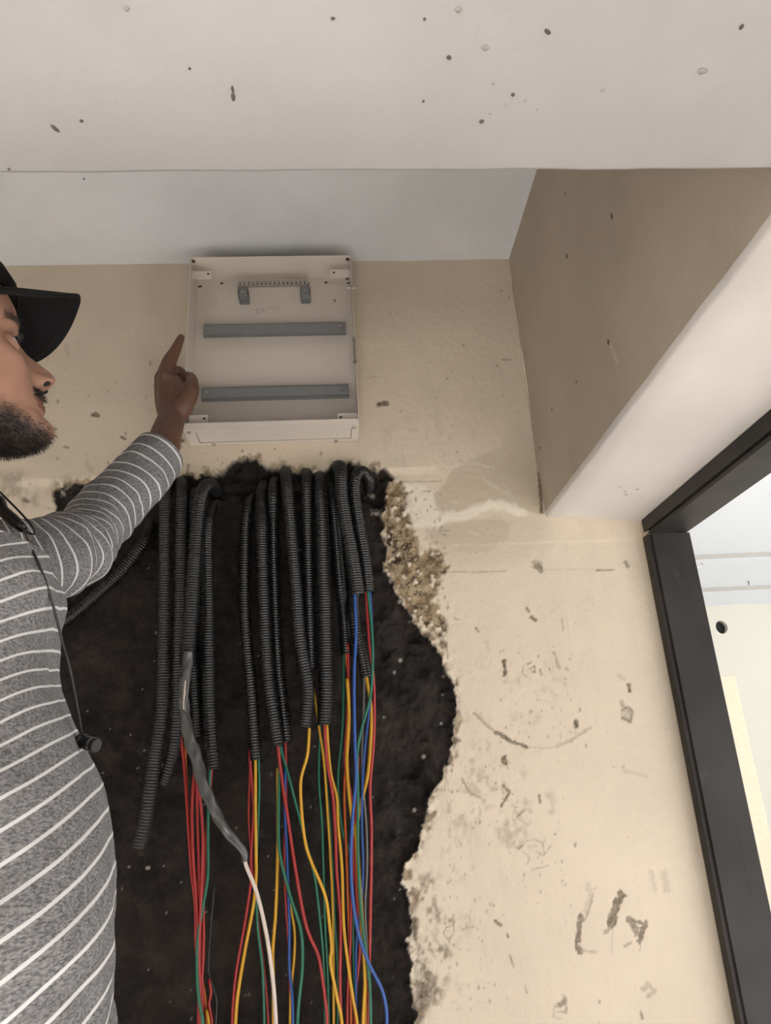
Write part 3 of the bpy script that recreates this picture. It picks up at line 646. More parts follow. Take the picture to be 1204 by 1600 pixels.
# folded corner tabs behind the front edge
def tab(px0, px1, py0, py1, off, hx, hy):
    a = atY(px0, py1, D - off); c = atY(px1, py0, D - off)
    b = MB(); b.box((a[0], D - off, a[2]), (c[0], D - off + .0016, c[2])); o = b.build('corner_tab', EN, box, bevel=.0005)
    h = atY(hx, hy, D - off)
    MB().cyl((h[0], D - off + .0004, h[2]), (0, -1, 0), .0026, .0008, 14).build('hole', M['darkgap'], o)
tab(297, 330, 423, 436, .062, 325, 428); tab(516, 547, 420.5, 434, .062, 521.5, 426)
tab(295, 325, 648, 662, .062, 319, 654); tab(527, 559, 645, 660, .062, 532, 652)
# DIN rails
def rail(px0, px1, pyt, pyb):
    off = .03; a = atY(px0, (pyt + pyb) / 2 + 2.5, D - off); c = atY(px1, (pyt + pyb) / 2 - 1.5, D - off)
    x0, x1 = a[0], c[0]; zc = (a[2] + c[2]) / 2; y = D - off; h = .0175; k = .0012
    f, r_ = y - .0010, y + .0065; c1 = h - .0075; c0 = -h + .0050
    prof = [(r_, h), (r_, c1), (f, c1), (f, c0), (r_, c0), (r_, -h), (r_ + k, -h), (r_ + k, c0 + k), (f + k, c0 + k), (f + k, c1 - k), (r_ + k, c1 - k), (r_ + k, h)]
    b = MB(); b.prism([(p, zc + q) for p, q in prof], x0, x1, 'yz'); r = b.build('din_rail', M['steel'], box, bevel=.0003)
    for x in (x0 + .012, x1 - .012):
        b = MB(); b.cyl((x, y - .0010, zc), (0, -1, 0), .0048, .0022, 16, .0036); b.build('rail_screw', M['screw'], r)
        b = MB(); b.box((x - .01, y + .0065 + k, zc + .002), (x + .01, YBK - t, zc + .013)); b.build('rail_standoff', M['steel'], r)
    return r
rail(317, 540, 499, 525); rail(314, 545, 598, 624)
# earth / neutral bar on two brackets
off = .042
a = atY(371, 445, D - off); c = atY(480, 443, D - off); z0 = (a[2] + c[2]) / 2 - .002; z1 = z0 + .013
tb = MB().box((a[0], D - off, z0), (c[0], D - off + .009, z1)).build('terminal_bar', M['nickel'], box, bevel=.0008)
for k in range(16):
    x = a[0] + .006 + (c[0] - a[0] - .012) * k / 15
    MB().cyl((x, D - off, z1 - .0045), (0, -1, 0), .0029, .0022, 10).build('terminal_screw', M['screw'], tb)
    MB().cyl((x, D - off, z0 + .0030), (0, -1, 0), .0019, .0003, 8).build('wire_hole', M['darkgap'], tb)
for px in (378.5, 476):
    p = atY(px, 455, D - off); w2 = .0105; xc = p[0]
    b = MB(); b.prism([(D - off + .0095, z1), (D - off + .011, z1), (D - off + .011, z0 - .004), (YBK - .006, z0 - .014), (YBK - .0035, z0 - .024), (YBK - .0020, z0 - .024), (YBK - .0020, z0 - .014), (YBK - .003, z0 - .012), (D - off + .0095, z0 - .003)], xc - w2, xc + w2, 'yz')
    o = b.build('bar_bracket', M['steel'], tb)
    b = MB(); b.box((xc - w2 - .001, D - off + .010, z0 - .021), (xc + w2 + .001, D - off + .0115, z0 - .001)); b.box((xc - w2 - .001, D - off + .010, z0 - .022), (xc - w2 + .001, YBK - t, z0 - .001)); b.box((xc + w2 - .001, D - off + .010, z0 - .022), (xc + w2 + .001, YBK - t, z0 - .001)); b.build('bracket_plate', M['steel'], tb)
    b = MB(); b.cyl((xc, D - off + .010, z0 - .012), (0, -1, 0), .0045, .0025, 14, .0036); b.build('bracket_screw', M['screw'], tb)
# pressed knock-outs, weld dots and grommets on the back panel
for px, py in [(334, 472), (333, 661)]:
    p = atY(px, py, YBK); b = MB(); V, F = tube(np.array([(p[0] + .0085 * math.cos(q), YBK - t - .0002, p[2] + .0085 * math.sin(q)) for q in np.linspace(0, 2 * math.pi, 25)]), .0009, 6, False); b.add(V, F); b.build('knockout', EN, bk, True)
p = atY(522, 471, YBK); b = MB(); b.cyl((p[0], YBK - t, p[2]), (0, -1, 0), .0075, .0012, 18); o = b.build('knockout', EN, bk); b = MB(); b.cyl((p[0] + .001, YBK - t - .0012, p[2]), (0, -1, 0), .0035, .0004, 12); b.build('slot', M['steel'], o)
M['rust'] = plain('rust_stain', (.09, .06, .035), .8, .2, 0, .4, 200)
for px, py, r in [(300, 408, .004), (541, 409, .003), (311, 443, .0035), (345, 438, .003), (509, 437, .003), (544, 438, .0025), (305, 664, .003)]:
    p = atY(px, py, YBK - .012); splat(box, (p[0], YBK - .0125 if False else YBK - t - .0001, min(p[2], BZ1 - .004)), (0, -1, 0), r * 1.4, r, .3, .0006, M['rust'], int(px))
for px, py in [(302, 406), (543, 407)]:
    q = atY(px, py, YFR + .012); splat(box, (q[0], YFR + .012, BZ1 - t - .0001), (0, 0, -1), .005, .006, .4, .0006, M['rust'], int(px))
# earth stud with nut, and the hinge bracket, on the right side
q = atY(546, 449, YFR + .012)
b = MB(); b.cyl((BX1 - .010, YFR + .014, q[2]), (1, 0, 0), .0018, .018, 10); b.cyl((BX1 - .006, YFR + .014, q[2]), (1, 0, 0), .0046, .0035, 6); b.cyl((BX1, YFR + .014, q[2]), (1, 0, 0), .0046, .0035, 6); b.build('earth_stud', M['screw'], box)
z0, z1 = atY(549, 567, YFR)[2], atY(549, 529, YFR)[2]
b = MB(); b.box((BX1 - .0045, YFR - .002, z0 + .006), (BX1 - .0005, YFR + .010, z1 - .006)); hg = b.build('latch_bracket', M['steel'], box, bevel=.0006)
for z in (z0, z1): b = MB(); b.cyl((BX1 - .003, YFR - .003, z - (.0 if z == z0 else .006)), (0, 0, 1), .0035, .006, 12); b.build('latch_pin', M['screw'], hg)
# faint pencil scrawl on the back panel
b = MB()
for st in [[(396, 485), (404, 483), (412, 486)], [(402, 480), (401, 488), (408, 489)], [(409, 489), (412, 480), (415, 489), (418, 481)], [(420, 482), (425, 480), (438, 479)], [(428, 484), (434, 482), (437, 484)], [(398, 491), (404, 489)]]:
    pts = [atY(x, y, YBK - t - .0002) for x, y in st]; V, F = tube(np.array(pts), .0005, 4, False); b.add(V, F)
b.build('pencil_scrawl', M['pencil'], bk)

# ------------------------------------------------------------------ corrugated conduits
CG = 'corrugated conduits hanging from the broken wall'
conds = []
def conduit(pts, r, label, mat='conduit', pitch=.0052):
    # pts: (px, py, distance in front of the wall)
    C, s = catmull(pts, pitch / 4)
    k = np.arange(len(C)) % 4
    R = np.where(k < 2, r, r * .87)
    R = R * (1 + .02 * np.sin(s * 23 + r * 900))
    n = 14
    V, F = tube(C, R, n, False)
    V = V.reshape(len(C), n, 3)
    # hollow lower end
    T = _n(C[-1] - C[-2]); inner = []
    for q, dd in ((.80, 0), (.78, -.02), (.76, -.045)):
        inner.append(C[-1] + (V[-1] - C[-1]) * q + T * dd)
    inner = np.array(inner); V = np.vstack([V.reshape(-1, 3), inner.reshape(-1, 3)])
    N = len(C) * n
    base = [(len(C) - 1) * n] + [N + i * n for i in range(3)]
    for i in range(3):
        F += [(base[i] + j, base[i] + (j + 1) % n, base[i + 1] + (j + 1) % n, base[i + 1] + j) for j in range(n)]
    F.append(tuple(base[3] + j for j in range(n)))
    o = mobj('corrugated_conduit', V, F, M[mat], None, True); setp(o, label, 'conduit', CG)
    return C
CON = [
    ([(40, 1015, .004), (80, 985, .004), (112, 962, .004), (150, 930, .008), (190, 893, .010), (222, 852, .008), (233, 830, -.004), (240, 812, -.03)][::-1], .0125, 'smooth black conduit curving away to the left under the outstretched sleeve', 'conduit'),
    ([(262, 752, -.03), (259, 766, .02), (258, 800, .034), (258, 900, .036), (257, 1000, .036), (253, 1115, .036), (241, 1191, .040), (230, 1267, .046), (217, 1326, .05)], .0128, 'long black conduit furthest left, its bare end lowest of all', 'conduit_dusty'),
    ([(284, 748, -.03), (284, 762, .014), (282, 800, .026), (281, 891, .028), (278, 1044, .030), (277, 1110, .032), (272, 1165, .036), (262, 1205, .04), (254, 1226, .042)], .0125, 'black conduit crossing behind the long leftmost one, dusty end', 'conduit_dusty'),
    ([(340, 768, -.02), (328, 758, .030), (316, 770, .058), (309, 812, .066), (303, 891, .068), (298, 967, .068), (293, 1042, .066)], .0143, 'thick black conduit with the grey sheathed cable coming out', 'conduit'),
    ([(305, 768, -.02), (302, 790, .010), (301, 950, .014), (304, 1060, .016), (310, 1152, .018)], .0125, 'black conduit hidden behind the one with the grey cable', 'conduit'),
    ([(330, 790, -.02), (324, 812, .022), (323, 860, .034), (325, 967, .034), (325, 1000, .034), (327, 1115, .036), (333, 1203, .038)], .0140, 'black conduit just right of the grey cable, ending above a green wire', 'conduit'),
    ([(396, 778, -.03), (388, 790, .012), (384, 830, .022), (382, 929, .024), (386, 1010, .026), (391, 1060, .028), (395, 1115, .030), (400, 1188, .032)], .0118, 'black conduit with red, yellow and green wires below, left of the middle', 'conduit'),
    ([(412, 758, -.03), (408, 774, .020), (408, 800, .032), (409, 853, .034), (413, 967, .034), (419, 1060, .034), (427, 1115, .036), (434, 1166, .038)], .0130, 'black conduit left one of a touching pair in the middle', 'conduit'),
    ([(430, 752, -.03), (427, 766, .022), (427, 800, .032), (428, 891, .032), (434, 1030, .030), (442, 1100, .030), (448, 1160, .032)], .0122, 'black conduit right one of a touching pair in the middle', 'conduit'),
    ([(446, 736, -.035), (447, 745, .030), (450, 780, .048), (456, 850, .054), (462, 920, .056), (468, 1000, .058), (480, 1068, .060), (480, 1100, .060), (476, 1137, .060)], .0132, 'black conduit bending at its end with a single yellow wire below', 'conduit'),
    ([(478, 736, -.035), (478, 748, .026), (479, 790, .038), (481, 870, .038), (484, 970, .036), (487, 1046, .034)], .0125, 'shorter black conduit whose yellow wire hangs between two longer ones', 'conduit'),
    ([(499, 744, -.035), (499, 758, .028), (502, 800, .044), (505, 891, .048), (508, 1000, .048), (509, 1080, .048), (507, 1133, .048)], .0150, 'thick straight black conduit with a red wire below, right of the middle', 'conduit'),
    ([(514, 762, -.03), (519, 778, .008), (524, 830, .020), (530, 900, .024), (537, 965, .024), (541, 1024, .024)], .0120, 'black conduit behind the two looped ones with orange and red wires', 'conduit'),
    ([(551, 850, -.02), (550, 890, .008), (551, 929, .022), (555, 980, .028), (564, 1015, .030), (573, 1059, .032)], .0125, 'black conduit slanting right below the looped pair, yellow wire at its end', 'conduit'),
    ([(528, 748, -.035), (529, 730, .030), (532, 738, .062), (534, 780, .070), (546, 850, .074), (553, 890, .076), (559, 930, .078)], .0142, 'black conduit looping highest over the broken edge, blue wire below', 'conduit'),
    ([(577, 765, -.03), (576, 748, .010), (566, 737, .034), (556, 745, .052), (554, 775, .056), (562, 830, .058), (570, 875, .060), (575, 926, .062)], .0128, 'black conduit looping furthest right, red and green wires below', 'conduit'),
]

# ------------------------------------------------------------------ loose wires
WG = 'loose wires hanging out of the conduits'
def wire(col, pts, r, label):
    C, s = catmull(pts, .009)
    V, F = tube(C, r, 8, True); o = mobj('electric_wire', V, F, M[col], None, True); setp(o, label, 'wire', WG); return o
W = [
 ('red', [(281, 1140), (283, 1160), (289, 1214), (295, 1306), (299, 1363), (305, 1417), (306, 1475), (311, 1529), (310, 1600), (309, 1720)], .0027, 'leftmost red wire, straight down beside the lowest conduit end', .034, .03),
 ('orange', [(287, 1140), (289, 1160), (291, 1214), (296, 1306), (304, 1370), (311, 1410), (313, 1480), (316, 1530), (322, 1580), (324, 1720)], .0023, 'orange wire hugging the leftmost red wire', .030, .026),
 ('red', [(305, 1190), (303, 1212), (300, 1267), (302, 1344), (307, 1410), (309, 1470), (312, 1540), (313, 1720)], .0029, 'red wire second from the left, bowed outward under the grey cable', .046, .036),
 ('red', [(306, 1190), (309, 1225), (314, 1262), (317, 1310), (316, 1360), (313, 1430), (311, 1500), (314, 1600), (315, 1720)], .0027, 'red wire third from the left, running right then back', .050, .040),
 ('red', [(304, 1190), (307, 1240), (309, 1300), (311, 1370), (312, 1440), (315, 1520), (317, 1600), (318, 1720)], .0026, 'straight red wire in the middle of the left red bundle', .040, .034),
 ('red', [(331, 1190), (330, 1212), (326, 1256), (321, 1330), (318, 1405), (318, 1480), (314, 1550), (312, 1600), (310, 1720)], .0025, 'red wire on the right side of the left bundle beside a green one', .036, .042),
 ('green', [(327, 1190), (328, 1208), (325, 1267), (325, 1344), (324, 1375), (317, 1417), (309, 1467), (308, 1529), (312, 1570), (317, 1600), (322, 1720)], .0026, 'green wire crossing over the left red bundle near its foot', .036, .050),
 ('red', [(326, 1530), (330, 1552), (326, 1570), (331, 1600), (334, 1720)], .0024, 'short curled red wire at the bottom right of the left bundle', .03, .03),
 ('yellow', [(322, 1578), (325, 1590), (327, 1620), (328, 1720)], .0024, 'short yellow wire end at the very bottom of the left bundle', .034, .034),
 ('black', [(335, 1380), (329, 1450), (326, 1520), (338, 1560), (336, 1620), (334, 1720)], .0022, 'thin black wire lying against the dark wall beside the left bundle', .014, .014),
 ('red', [(390, 1170), (391, 1195), (396, 1260), (392, 1344), (393, 1370), (384, 1434), (370, 1513), (365, 1560), (363, 1600), (362, 1720)], .0027, 'red wire swinging left beside a yellow one, left of the white core', .030, .040),
 ('yellow', [(398, 1170), (399, 1195), (399, 1267), (400, 1344), (400, 1368), (396, 1413), (383, 1483), (372, 1550), (368, 1600), (365, 1720)], .0028, 'yellow wire swinging left with the red one under the same conduit', .032, .044),
 ('green', [(403, 1170), (404, 1195), (405, 1229), (402, 1306), (400, 1370), (402, 1446), (410, 1513), (413, 1600), (414, 1720)], .0025, 'green wire passing behind the white core', .030, .026),
 ('red', [(393, 1180), (390, 1214), (389, 1290), (398, 1380), (404, 1450), (413, 1520), (419, 1600), (421, 1720)], .0021, 'thin red wire behind the green one near the white core', .022, .022),
 ('red', [(433, 1145), (434, 1168), (442, 1229), (450, 1280), (461, 1355), (475, 1434), (486, 1468), (498, 1496), (508, 1562), (511, 1600), (513, 1720)], .0029, 'red wire sweeping far to the right alone across the middle', .040, .044),
 ('green', [(437, 1145), (439, 1170), (451, 1214), (467, 1275), (480, 1325), (492, 1372), (500, 1440), (506, 1520), (510, 1720)], .0026, 'green wire slanting right from the middle pair of conduits', .034, .020),
 ('green', [(437, 1150), (436, 1214), (435, 1287), (437, 1334), (452, 1396), (470, 1455), (472, 1513), (465, 1590), (463, 1720)], .0028, 'green wire bulging right in a long bow, middle', .036, .046),
 ('red', [(446, 1145), (446, 1166), (447, 1214), (446, 1280), (444, 1350), (447, 1420), (452, 1500), (456, 1720)], .0023, 'red wire hanging from the right one of the middle pair', .028, .020),
 ('yellow', [(434, 1200), (434, 1321), (431, 1417), (426, 1488), (427, 1540), (427, 1720)], .0029, 'yellow wire nearest right of the white core, hanging alone', .030, .034),
 ('blue', [(446, 1200), (445, 1267), (448, 1330), (450, 1384), (452, 1446), (452, 1513), (457, 1571), (458, 1720)], .0026, 'blue wire furthest left, left of the bowed green one', .030, .034),
 ('yellow', [(449, 1385), (453, 1413), (460, 1455), (459, 1500), (455, 1540), (453, 1600), (452, 1720)], .0023, 'thin yellow wire between the left blue wire and the bowed green one', .026, .026),
 ('yellow', [(482, 1118), (483, 1140), (480, 1180), (470, 1218), (471, 1267), (477, 1317), (486, 1346), (508, 1400), (515, 1450), (518, 1485), (516, 1504), (527, 1562), (534, 1600), (540, 1720)], .0028, 'yellow wire with a kink, snaking below the bent conduit', .058, .050),
 ('yellow', [(485, 1028), (484, 1050), (491, 1084), (499, 1141), (506, 1190), (511, 1260), (516, 1340), (520, 1440), (522, 1720)], .0023, 'yellow wire coming down between the two thick middle conduits', .034, .020),
 ('green', [(499, 1120), (500, 1149), (498, 1214), (503, 1287), (506, 1384), (508, 1450), (512, 1530), (516, 1720)], .0024, 'dull green wire left of the thick straight conduit', .026, .018),
 ('green', [(505, 1120), (508, 1200), (515, 1290), (519, 1360), (523, 1446), (527, 1513), (528, 1720)], .0023, 'dark green wire behind the red one under the thick straight conduit', .020, .018),
 ('red', [(507, 1112), (507, 1136), (511, 1191), (520, 1245), (524, 1306), (526, 1363), (532, 1438), (531, 1529), (533, 1600), (536, 1720)], .0028, 'red wire from the thick straight conduit', .046, .040),
 ('yellow', [(510, 1112), (512, 1160), (517, 1210), (526, 1245), (528, 1287), (534, 1355), (537, 1446), (545, 1517), (553, 1570), (558, 1600), (566, 1720)], .0027, 'yellow wire beside the red one from the thick straight conduit', .042, .044),
 ('green', [(538, 1005), (537, 1038), (535, 1134), (528, 1222), (535, 1298), (547, 1336), (550, 1400), (552, 1500), (556, 1720)], .0023, 'thin green wire from the conduit behind the looped pair', .022, .022),
 ('orange', [(540, 1005), (541, 1028), (545, 1080), (545, 1150), (538, 1230), (541, 1330), (545, 1450), (548, 1560), (549, 1720)], .0024, 'orange wire from the conduit behind the looped pair', .026, .024),
 ('red', [(543, 1005), (544, 1030), (543, 1110), (539, 1191), (549, 1250), (553, 1321), (549, 1400), (547, 1480), (543, 1560), (541, 1720)], .0026, 'red wire left of the long front blue one', .028, .034),
 ('yellow', [(542, 1060), (545, 1115), (542, 1191), (548, 1267), (557, 1315), (562, 1384), (568, 1475), (571, 1560), (572, 1600), (573, 1720)], .0031, 'thick yellow wire running behind the long front blue one', .036, .040),
 ('blue', [(554, 912), (554, 935), (556, 987), (553, 1057), (554, 1153), (556, 1215), (550, 1285), (548, 1350), (551, 1405), (560, 1460), (577, 1507), (596, 1545), (603, 1575), (604, 1600), (604, 1720)], .0029, 'long blue wire in front, swinging right at the bottom', .076, .052),
 ('blue', [(577, 912), (580, 960), (582, 1020), (578, 1095), (568, 1190), (565, 1283), (567, 1344), (565, 1400), (557, 1470), (556, 1540), (557, 1720)], .0023, 'thin blue wire right of the long front one', .056, .028),
 ('red', [(571, 908), (572, 930), (577, 1006), (584, 1070), (584, 1153), (578, 1229), (580, 1287), (580, 1344), (579, 1400), (577, 1500), (575, 1600), (574, 1720)], .0026, 'rightmost red wire, from the conduit looping furthest right', .060, .040),
 ('green', [(574, 908), (575, 930), (581, 987), (582, 1040), (578, 1090), (564, 1141), (558, 1180), (559, 1245), (559, 1330), (563, 1410), (570, 1480), (577, 1530), (579, 1600), (580, 1720)], .0027, 'rightmost green wire, crossing over to the left and back', .062, .044),
 ('yellow', [(571, 1042), (573, 1062), (580, 1118), (575, 1205), (564, 1255), (557, 1300), (560, 1370), (566, 1460), (570, 1530), (567, 1600), (566, 1720)], .0030, 'rightmost yellow wire, bowed right below the slanting conduit', .034, .048),
 ('grey', [(569, 1042), (568, 1100), (565, 1200), (572, 1290), (573, 1360), (570, 1420), (573, 1500), (576, 1720)], .0021, 'thin grey wire among the right-hand wires', .028, .024),
 ('red', [(560, 1180), (556, 1260), (554, 1340), (558, 1420), (562, 1480), (556, 1550), (554, 1600), (553, 1720)], .0024, 'red wire between the long blue and the rightmost yellow', .030, .030),
]
CAB = [(294, 1018, .066), (292, 1045, .066), (288, 1075, .068), (287, 1107, .072), (295, 1149, .076), (304, 1180, .078), (314, 1214, .080), (333, 1264, .082), (360, 1306, .080), (379, 1329, .078), (384, 1352, .078), (400, 1392, .076), (415, 1454, .074), (425, 1521, .072), (430, 1580, .070), (432, 1640, .07), (433, 1720, .07)]
# lay all curves out, then ease touching ones apart towards or away from the wall
curves = []
for pts, r, lab, mt in CON: curves.append([np.array([atY(x, y, D - o) for x, y, o in pts]), r, 0])
for c, pts, r, lab, a, b_ in W: curves.append([np.array([atY(x, y, D - (a + (b_ - a) * i / (len(pts) - 1))) for i, (x, y) in enumerate(pts)]), r, 1])
curves.append([np.array([atY(x, y, D - o) for x, y, o in CAB]), .0095, 1])
dense = [catmull(c[0], .011)[0] for c in curves]
off_ = np.cumsum([0] + [len(d) for d in dense]); allp = np.vstack(dense); own = np.repeat(np.arange(len(dense)), [len(d) for d in dense])
rad_ = np.repeat([c[1] for c in curves], [len(d) for d in dense]).astype(float)
k0 = off_[len(curves) - 1]; rad_[k0 + 34:] = .0034
free = np.ones(len(allp), bool)
for i, c in enumerate(curves):
    if c[2]: free[off_[i]:off_[i] + 4] = False
# neighbours are fixed: curves only move along the sight lines
vv = allp - np.array([0, 0, ZC]); dep0 = vv[:, 1].copy(); lat = vv / dep0[:, None] * D
d0 = np.hypot(lat[:, None, 0] - lat[None, :, 0], lat[:, None, 2] - lat[None, :, 2]).astype(np.float32)
need0 = ((rad_[:, None] + rad_[None, :]) * 1.05).astype(np.float32)
I, J = np.nonzero((d0 < need0) & (own[:, None] < own[None, :]) & free[:, None] & free[None, :])
nd = np.sqrt(np.maximum(0, need0[I, J] ** 2 - (d0[I, J] * .95) ** 2))
sgn = np.sign(dep0[I] - dep0[J]); sgn[sgn == 0] = 1
# keep one order for every pair of curves where they run side by side
g = np.exp(-.5 * (np.arange(-6, 7) / 2.5) ** 2); g /= g.sum()
dep = dep0.copy()
for it in range(60):
    gap = (dep[I] - dep[J]) * sgn; pen = np.clip(nd - gap, 0, .012)
    if pen.max() < 5e-4: break
    up_ = np.zeros(len(dep)); dn_ = np.zeros(len(dep)); mvv = pen * .5
    for K, sg in ((I, sgn), (J, -sgn)):
        np.maximum.at(up_, K[sg > 0], mvv[sg > 0]); np.maximum.at(dn_, K[sg < 0], mvv[sg < 0])
    push = up_ - dn_
    for i in range(len(curves)):
        a, b_ = off_[i], off_[i + 1]; p = push[a:b_]
        if np.abs(p).max() < 1e-5: continue
        m_ = len(p); w2 = np.convolve(np.pad(p, 6, mode='edge'), g, mode='valid')
        dep[a:b_] = np.minimum(dep[a:b_] + w2 * 1.3, np.maximum(dep0[a:b_], D - .004))
print('remaining overlap', float(pen.max()), it)
for i in range(len(curves)):
    a, b_ = off_[i], off_[i + 1]; dd = np.convolve(np.pad(dep[a:b_] - dep0[a:b_], 6, mode='edge'), g, mode='valid')
    dense[i] = np.array([0, 0, ZC]) + vv[a:b_] * ((dep0[a:b_] + dd) / dep0[a:b_])[:, None]
for i, (pts, r, lab, mt) in enumerate(CON): conduit(dense[i], r, lab, mt)
for i, (c, pts, r, lab, a, b_) in enumerate(W): wire(c, dense[len(CON) + i], r, lab)
CABP = dense[-1]
# grey sheathed cable with its stripped white core
cab = empty('sheathed_cable', tuple(atY(293, 1040, D - .066)))
setp(cab, 'twisted grey sheathed cable with a stripped white core hanging out', 'cable', None)
kq = int(np.argmin(np.abs(project(CABP)[1] - 1347)))
C, s = catmull(CABP[:kq + 1], .003)
u = s / s[-1]; R = np.interp(u, [0, .1, .3, .5, .8, .93, 1], [.0085, .0088, .0092, .0105, .0082, .0062, .0045])
n = 16; V, F = tube(C, R, n, True)
V = np.array(V); T, U, Wv = frames(C); 
for i in range(len(C)):      # loose creased sheath
    for j in range(n):
        a = 2 * math.pi * j / n; k = 1 + .16 * math.sin(3 * a + s[i] * 70) + .10 * math.sin(2 * a - s[i] * 160)
        V[i * n + j] = C[i] + (V[i * n + j] - C[i]) * k
mobj('sheath', V, F, M['tape'], cab, True)
for dx, m in ((-3, 'grey'), (0, 'whitecore'), (3.5, 'grey')):
    Pq = np.array([atY(x + dx, y, D - o) for x, y, o in [(294, 1016, .068), (292, 1046, .0745), (289, 1075, .0775), (287 - dx * .4, 1103, .0805), (289 - dx * .5, 1118, .078)]])
    C, s = catmull(Pq, .006); V, F = tube(C, .0022, 8); mobj('strand', V, F, M[m], cab, True)
C, s = catmull(CABP[kq - 1:], .01); V, F = tube(C, .0033, 10); mobj('white_core', V, F, M['whitecore'], cab, True)
# ------------------------------------------------------------------ the man
def W3(p): return np.array([p[0], p[1], p[2] + ZC])
YAW, PITCH = math.radians(29), math.radians(20)
_f = np.array([math.cos(YAW), math.sin(YAW), 0]); HL = np.array([-math.sin(YAW), math.cos(YAW), 0]); _zu = np.array([0, 0, 1.])
HU = _f * math.cos(PITCH) + _zu * math.sin(PITCH); HW = -_f * math.sin(PITCH) + _zu * math.cos(PITCH)
HS = 1.0
NOSE = atY(88, 594, .72)
HO = NOSE - HS * (.1175 * HU - .044 * HW)          # head origin: between the ears at eye level
def hd(u, v, w_): return HO + HS * (u * HU + v * HL + w_ * HW)
def tohead(P): q = (np.asarray(P) - HO) / HS; return q @ HU, q @ HL, q @ HW
def lerp(x, xs, ys): return np.interp(x, xs, ys)
def head_mesh():
    ws = np.linspace(-.1235, .1255, 150); n = 180
    th = np.linspace(0, 2 * math.pi, n, endpoint=False)
    uf = lerp(ws, [-.1235, -.119, -.112, -.104, -.097, -.090, -.082, -.074, -.060, -.045, -.03, -.012, 0, .010, .020, .035, .055, .075, .095, .11, .12, .1255],
              [.070, .088, .0955, .0965, .0935, .0895, .0905, .0925, .0915, .0895, .0880, .0855, .0850, .0885, .0935, .0950, .0915, .0830, .0660, .045, .022, .004])
    ub = lerp(ws, [-.1235, -.11, -.09, -.07, -.04, 0, .04, .08, .105, .12, .1255], [.045, .010, -.030, -.060, -.080, -.092, -.095, -.083, -.058, -.03, -.006])
    hb = lerp(ws, [-.1235, -.118, -.108, -.095, -.075, -.05, -.03, -.01, .02, .05, .08, .1, .115, .1255], [.012, .026, .038, .0475, .0555, .0615, .0655, .068, .0695, .0715, .066, .053, .034, .006])
    V = []
    for i, w_ in enumerate(ws):
        c, s = np.cos(th), np.sin(th)
        uc = .35 * uf[i] + .65 * ub[i] if w_ < -.09 else lerp(w_, [-.09, -.03, .1255], [.35 * uf[i] + .65 * ub[i], -.005, -.005])
        ex = lerp(w_, [-.12, -.08, -.03, .03, .1], [.80, .78, .74, .80, .95])
        cu = np.sign(c) * np.abs(c) ** np.where(c > 0, ex, 1.0); sv = np.sign(s) * np.abs(s) ** .92
        u = uc + np.where(c > 0, uf[i] - uc, uc - ub[i]) * cu; v = hb[i] * sv
        front = np.clip(c * 2, 0, 1)
        # nose
        na = lerp(w_, [-.0585, -.0550, -.051, -.046, -.042, -.036, -.026, -.012, 0, .012], [0, .010, .0235, .0310, .0320, .0300, .0220, .0120, .0065, .0])
        nw = lerp(w_, [-.058, -.05, -.04, -.025, 0, .012], [.0125, .0125, .0110, .0090, .0075, .0085])
        u = u + front * na * .86 * np.exp(-(np.abs(v) / nw) ** 2.4)
        u = u + front * .011 * np.exp(-((np.abs(v) - .0125) / .0055) ** 2 - ((w_ + .0475) / .0075) ** 2)     # wings of the nose
        # brow, sockets, cheek, lips
        u = u + front * .004 * np.exp(-((w_ - .014) / .0075) ** 2) * np.exp(-((np.abs(v) - .026) / .02) ** 2)
        u = u - front * .0062 * np.exp(-((np.abs(v) - .030) / .0150) ** 2 - ((w_ + .010) / .0105) ** 2)
        u = u + front * .0045 * np.exp(-((np.abs(v) - .043) / .015) ** 2 - ((w_ + .032) / .014) ** 2)
        u = u + front * .0058 * np.exp(-(np.abs(v) / .021) ** 2.5) * (np.exp(-((w_ + .0690) / .0045) ** 2) + .95 * np.exp(-((w_ + .0815) / .0050) ** 2))
        u = u - front * .0048 * np.exp(-(np.abs(v) / .024) ** 4) * np.exp(-((w_ + .0752) / .0020) ** 2)
        u = u + front * .003 * np.exp(-(v / .02) ** 2) * np.exp(-((w_ + .106) / .008) ** 2)
        V.append(np.stack([u, v, np.full(n, w_)], 1))
    V = np.array(V); k = len(ws)
    tip0 = V[0].mean(0) + [0, 0, -.0012]; tip1 = V[-1].mean(0) + [0, 0, .001]
    VV = np.vstack([V.reshape(-1, 3), tip0[None], tip1[None]])
    F = [(i * n + j, i * n + (j + 1) % n, (i + 1) * n + (j + 1) % n, (i + 1) * n + j) for i in range(k - 1) for j in range(n)]
    F += [(k * n, (j + 1) % n, j) for j in range(n)] + [(k * n + 1, (k - 1) * n + j, (k - 1) * n + (j + 1) % n) for j in range(n)]
    return np.array([hd(*p) for p in VV]), F
def ear(side):
    b = MB(); pts = []
    for a in np.linspace(0, 2 * math.pi, 17): pts.append(hd(-.008 + .017 * math.cos(a) - .004 * math.sin(a), side * (.071 + .006 * (1 - math.cos(a)) * .5 + .004), -.012 + .031 * math.sin(a)))
    V, F = tube(np.array(pts), .0055, 10, False); b.add(V, F)
    V, F = tube(np.array([hd(-.01, side * .066, .012), hd(-.008, side * .071, -.01), hd(-.006, side * .069, -.036)]), [.013, .015, .009], 10); b.add(V, F)
    return b
